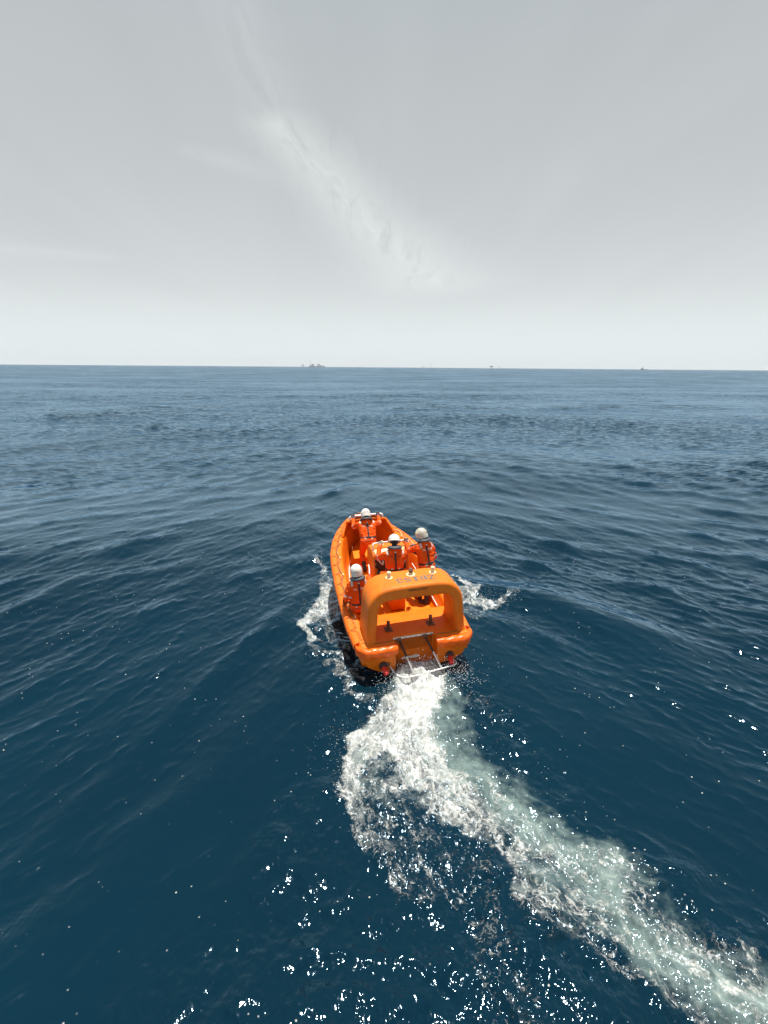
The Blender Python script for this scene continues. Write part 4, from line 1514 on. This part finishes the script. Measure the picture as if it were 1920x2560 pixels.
    for s, sj in ((1, sL), (-1, sR)):
        decal('shoulder_patch', lerp(sj, nk, .18) - spine * .02, across, (spine * .5 + fwd * .5).normalized(), .045, .11, (fwd * .7 - spine * .7), 'reflect')
        decal('back_patch', pv + across * s * .085 + spine * .11, across, spine, .035, .07, fwd, 'reflect')
        S = 'L' if s > 0 else 'R'
        e = J['el' + S]
        ax_ = (e - sj).normalized()
        cc = lerp(sj, e, .78)
        o1 = ax_.orthogonal().normalized()
        o2 = ax_.cross(o1)
        aa = np.linspace(0, 2 * math.pi, 15)
        strap('arm_band', [cc for _ in aa], [-(o1 * math.cos(a) + o2 * math.sin(a)) for a in aa], .042, 'reflect', .002)
    # lettering either side of the back strap
    for word, off in (('TEL', 1), ('PRO', -1)):
        tm = text_mesh(word, .056, .001, .0012, 1.05)
        cc = lerp(nk, waist, .42) + across * off * .085
        drop_onto(tm, tree, lambda c: cc - across * c.x + spine * c.y - fwd * .4, fwd, .004, 1.0)
        link('back_lettering', tm, MT[logo], root, 0)

    # boots
    for S in 'LR':
        f, k = J['foot' + S], J['kn' + S]
        toe = J.get('toe' + S, f + Vector((.17, 0, 0)))
        toe = Vector(toe)
        ank = f + Vector((0, 0, .085))
        sh = (k - ank).normalized()
        g = [[(ank + sh * .16, .066), (ank, .058)], [(ank, .055), (f + Vector((-.03, 0, .045)), .046), (lerp(f, toe, .5) + Vector((0, 0, .05)), .044)],
             [(f + Vector((-.04, 0, .035)), (.035, .04, .035)), (lerp(f, toe, .6) + Vector((0, 0, .032)), (.04, .046, .032)), (toe + Vector((0, 0, .03)), (.04, .044, .03))]]
        bm_ = skinned('boot', g, .013, 3)
        link('boot', bm_, MT['boot'], root, 0)
        bm_.shade_smooth()
    # gloves
    for S, gl in zip('LR', gloves):
        h = [q for q in hands if q[0] == S][0]
        g = hand_groups(J['wr' + S], Vector(h[1]) - base, h[2], h[3], h[4] if len(h) > 4 else .026, 1 if S == 'L' else -1)
        e_, w_ = J['el' + S], J['wr' + S]
        g.append([(lerp(e_, w_, .80), .050), (w_, .044)])
        gm = skinned('glove', g, .0062, 2)
        link('glove', gm, MT[gl], root, 0)
        gm.shade_smooth()
    return root


X_, Y_, Z_ = Vector((1, 0, 0)), Vector((0, 1, 0)), Vector((0, 0, 1))
DECK = FLOOR + .022
# bowman leaning on the bow rail
make_person('crew member in the bow leaning forward with both hands on the white rail',
            dict(head=(4.39, .125, 1.835), neck=(4.27, .135, 1.71), shL=(4.27, .345, 1.62), shR=(4.27, -.085, 1.60), elL=(4.50, .44, 1.47), elR=(4.55, -.29, 1.50),
                 wrL=(4.95, .37, 1.575), wrR=(4.95, -.33, 1.57), pelvis=(3.95, .16, 1.22), knL=(4.16, .30, .82), knR=(4.22, -.10, .84), footL=(3.86, .30, DECK), footR=(3.92, -.06, DECK)),
            (1, -.03, -.35), (1, -.05, -.30), 'round', 'helmet',
            [('L', (5.02, .36, 1.582), Y_, (-.45, 0, 1), .031), ('R', (5.02, -.34, 1.582), Y_, (-.45, 0, 1), .031)], seed=1)
# helmsman
make_person('helmsman in a peaked white hard hat standing at the console',
            dict(head=(2.25, -.09, 1.935), neck=(2.16, -.07, 1.805), shL=(2.15, .15, 1.675), shR=(2.15, -.29, 1.655), elL=(2.45, .25, 1.47), elR=(2.42, -.36, 1.40),
                 wrL=(3.00, .07, 1.54), wrR=(2.62, -.34, 1.22), pelvis=(2.06, -.04, 1.24), knL=(2.32, .08, .84), knR=(2.32, -.20, .84), footL=(2.30, .12, DECK), footR=(2.30, -.24, DECK)),
            (1, -.03, -.10), (.92, -.40, -.12), 'hard', 'helmet',
            [('L', (3.085, .04, 1.56), Y_, (-.55, 0, 1), .021), ('R', (2.66, -.33, 1.16), (0, .35, 1), (-1, -.2, .3), .016)], ('glove_grey', 'glove'), logo='print_dark', seed=2)
# starboard crewman
make_person('crew member in a dull scuffed helmet standing rightmost, one hand on the console rail',
            dict(head=(2.31, -.755, 2.00), neck=(2.24, -.80, 1.855), shL=(2.18, -.63, 1.735), shR=(2.32, -1.0, 1.67), elL=(2.62, -.545, 1.50), elR=(2.34, -1.09, 1.40),
                 wrL=(3.02, -.60, 1.55), wrR=(2.56, -1.02, 1.22), pelvis=(2.08, -.82, 1.26), knL=(2.20, -.70, .85), knR=(2.06, -.84, .84), footL=(2.10, -.66, DECK), footR=(1.88, -.76, DECK),
                 toeL=(2.26, -.60, DECK), toeR=(1.96, -.62, DECK)),
            (.86, .48, -.12), (.55, .83, -.12), 'round', 'helmet_grey',
            [('L', (3.085, -.60, 1.56), Y_, (-.55, 0, 1), .021), ('R', (2.64, -1.0, 1.10), X_, (0, .2, 1), .03)], seed=3)
# port crewman half seated by the arch
make_person('crew member half seated at the port side just ahead of the roll bar',
            dict(head=(1.53, .925, 1.665), neck=(1.49, .915, 1.52), shL=(1.49, 1.08, 1.385), shR=(1.52, .72, 1.375), elL=(1.44, 1.18, 1.10), elR=(1.88, .57, 1.18),
                 wrL=(1.68, 1.17, .985), wrR=(2.28, .50, 1.12), pelvis=(1.50, .90, .83), knL=(1.86, .80, .82), knR=(1.90, .64, .80), footL=(1.88, .72, DECK), footR=(1.94, .55, DECK)),
            (1, -.12, -.08), (.96, -.12, -.06), 'round', 'helmet',
            [('L', (1.75, 1.15, .865), Y_, (0.1, 0, 1), .05), ('R', (2.36, .47, 1.09), (1, -.2, -.1), (-.1, .4, 1), .02)], seed=4)
mb = MB()
mb.box((1.52, .88, .56), (.34, .26, .26))
mb.build('side_seat', MT['gel'], boat, bevel=.03, segs=3)
# ================================================================== FAR SHIPS AND PLATFORMS
def far_pos(px, dist):
    """bearing read off the photograph, real distance in metres"""
    a = math.atan2((px - 960) / 1250.0, math.cos(R(16.172)) + (362 / 1250.0) * math.sin(R(16.172)))
    return Vector((math.sin(a) * dist, math.cos(a) * dist, 0)), Matrix.Rotation(-a, 3, 'Z')


def far_thing(name, px, dist, label, cat, group=None):
    p, r_ = far_pos(px, dist)
    o = empty(name, p, r_)
    tag(o, label, cat, group)
    return o


# drillship with a tall derrick
t = far_thing('drill_ship', 789, 5600, 'long hazy grey ship with a tall thin derrick, on the horizon', 'ship')
mb = MB()
mb.loft([[Vector((x, -14 * k, 0)), Vector((x, 14 * k, 0)), Vector((x, 15 * k, z)), Vector((x, -15 * k, z))] for x, k, z in ((-84, .55, 13), (-70, .95, 11), (0, 1, 10), (55, 1, 10), (74, .8, 10), (86, .1, 12))], True, True)
mb.build('hull', MT['grey_far'], t, 30)
mb = MB()
mb.box((-40, 0, 19), (30, 22, 18)).box((-42, 0, 30), (18, 18, 6)).box((-66, 0, 15), (18, 20, 10))
mb.build('superstructure', MT['pale_far'], t, 0)
mb = MB()
mb.box((26, 0, 17), (40, 20, 14)).box((22, 0, 27), (22, 14, 8)).box((8, 0, 13), (16, 18, 6)).box((66, 0, 13), (24, 16, 7))
mb.build('deck_modules', MT['grey_far'], t, 0)
mb = MB()
for sx in (-1, 1):
    for sy in (-1, 1):
        mb.tube([(-62 + sx * 3.4, sy * 3.4, 16), (-62 + sx * 1.0, sy * 1.0, 74)], .7, 4)
for k in range(6):
    z = 20 + k * 9
    w_ = 3.4 - k * .4
    mb.tube([(-62 - w_, -w_, z), (-62 + w_, w_, z + 5)], .45, 4)
    mb.tube([(-62 + w_, -w_, z), (-62 - w_, w_, z + 5)], .45, 4)
mb.build('derrick', MT['grey_far'], t, 0)


def platform(px, dist, label, s, cantilever=0.0, tower=0.0):
    t = far_thing('oil_platform', px, dist, label, 'platform', 'platforms on the horizon')
    for sx in (-1, 1):
        for sy in (-1, 1):
            mb = MB()
            mb.tube([(sx * 9 * s, sy * 9 * s, -2), (sx * 7 * s, sy * 7 * s, 14 * s)], 1.3 * s, 6)
            mb.build('leg', MT['dark_far'], t)
    mb = MB()
    for sy in (-1, 1):
        mb.tube([(-9 * s, sy * 9 * s, 0), (7 * s, sy * 7 * s, 13 * s)], .7 * s, 5).tube([(9 * s, sy * 9 * s, 0), (-7 * s, sy * 7 * s, 13 * s)], .7 * s, 5)
    mb.build('brace', MT['dark_far'], t)
    mb = MB()
    mb.box((0, 0, 16 * s), (24 * s, 22 * s, 4 * s)).box((2 * s, 0, 21 * s), (18 * s, 16 * s, 6 * s))
    mb.build('deck', MT['dark_far'], t, 0)
    if cantilever:
        mb = MB()
        mb.box((-(10 + cantilever / 2) * s, 0, 20 * s), (cantilever * s, 16 * s, 5 * s))
        mb.build('cantilever', MT['dark_far'], t, 0)
    if tower:
        mb = MB()
        mb.tube([(0, 0, 22 * s), (0, 0, (24 + tower) * s)], [1.0 * s, .5 * s], 6)
        mb.tube([(-2.5 * s, 0, (24 + tower * .5) * s), (2.5 * s, 0, (24 + tower * .5) * s)], .5 * s, 4)
        mb.build('mast', MT['dark_far'], t)
    return t


platform(1226, 3900, 'darkest platform on the horizon, a block on legs with an overhanging deck to its left', .80, 13, 6)
platform(754, 5200, 'small square platform just left of the long hazy ship', .95, 0, 0)
platform(1054, 6000, 'faint small platform near the middle of the horizon beside a thin mast', .72, 0, 0)
platform(1245, 6600, 'very faint low platform just right of the darkest platform', .75, 0, 0)
platform(896, 6800, 'faintest platform, alone on the horizon right of the long hazy ship', .60, 0, 0)
# flare mast
t = far_thing('flare_mast', 1075, 6000, 'thin faint mast rising from the horizon near the middle', 'mast')
mb = MB()
for a in range(3):
    an = a * 2.094
    mb.tube([(6 * math.cos(an), 6 * math.sin(an), -1), (.8 * math.cos(an), .8 * math.sin(an), 62)], .8, 4)
mb.build('tower', MT['grey_far'], t, 0)
mb = MB()
mb.box((0, 0, 4), (14, 14, 3))
mb.build('base', MT['grey_far'], t, 0)
# supply vessel
t = far_thing('supply_vessel', 1607, 4600, 'small hazy supply vessel with a low stern, far right on the horizon', 'ship')
mb = MB()
mb.loft([[Vector((x, -6 * k, 0)), Vector((x, 6 * k, 0)), Vector((x, 7 * k, z)), Vector((x, -7 * k, z))] for x, k, z in ((-24, .3, 9), (-16, .9, 8.5), (-4, 1, 8), (0, 1, 5), (20, 1, 4.2), (26, .9, 4.2))], True, True)
mb.build('hull', MT['dark_far'], t, 30)
mb = MB()
mb.box((-11, 0, 11), (13, 10, 6)).box((-12, 0, 15.5), (8, 9, 3))
mb.build('bridge', MT['grey_far'], t, 0)
mb = MB()
mb.tube([(-11, 0, 16), (-11, 0, 25)], .7, 5)
mb.build('mast', MT['grey_far'], t)

# ---- spray thrown up at the stern and along the sides (single droplets, past counting)
rg = np.random.default_rng(5)
dv, df = [], []
def droplet(c, r_):
    o = len(dv)
    for d_ in ((1, 0, 0), (-1, 0, 0), (0, 1, 0), (0, -1, 0), (0, 0, 1), (0, 0, -1)):
        dv.append((c[0] + d_[0] * r_, c[1] + d_[1] * r_, c[2] + d_[2] * r_))
    for f in ((0, 2, 4), (2, 1, 4), (1, 3, 4), (3, 0, 4), (2, 0, 5), (1, 2, 5), (3, 1, 5), (0, 3, 5)):
        df.append(tuple(o + k for k in f))
for (lx_, ly_, sx_, sy_, hgt, cnt) in ((.1, 0, .22, .30, .16, 700), (-.3, -.1, .3, .5, .12, 600), (-.2, .6, .3, .2, .10, 220), (-.2, -.75, .25, .2, .12, 260)):
    for _ in range(cnt):
        p = b2w((lx_ + rg.normal() * sx_, ly_ + rg.normal() * sy_, 0))
        droplet((p.x, p.y, .05 + abs(rg.normal()) * hgt), rg.uniform(.0025, .008))
for (wx, wy, s_, cnt, hgt) in ((-1.6, 11.3, .35, 260, .06), (2.3, 12.7, .35, 260, .08), (2.9, 12.1, .35, 160, .06), (-0.3, 6.6, .45, 320, .06), (0.6, 6.6, .6, 420, .07), (1.3, 5.2, .6, 320, .06)):
    for _ in range(cnt):
        droplet((wx + rg.normal() * s_, wy + rg.normal() * s_, .04 + abs(rg.normal()) * hgt), rg.uniform(.002, .006))
me = bpy.data.meshes.new('spray')
me.from_pydata(dv, [], df)
me.shade_smooth()
MT['drop'] = principled('spray_white', (0.85, 0.86, 0.85), 0.35)[0]
sp = link('spray', me, MT['drop'], None, 0)
tag(sp, 'white spray droplets flying round the stern and hull sides', 'spray', kind='stuff')

# ---- sea haze
mb = MB()
mb.box((0, 0, 44.0), (19300, 19300, 94.0))
hz_ = mb.build('haze', None, None, 0)
m = bpy.data.materials.new('sea_haze')
m.use_nodes = True
nt = m.node_tree
nt.nodes.clear()
out = N(nt, 'ShaderNodeOutputMaterial')
pv_ = N(nt, 'ShaderNodeVolumePrincipled', inp={'Density': 0.00004, 'Anisotropy': 0.0})
pv_.inputs['Color'].default_value = (0.86, 0.91, 0.96, 1)
nt.links.new(pv_.outputs[0], out.inputs['Volume'])
hz_.data.materials.append(m)
tag(hz_, 'pale haze over the whole sea', 'haze', kind='stuff')
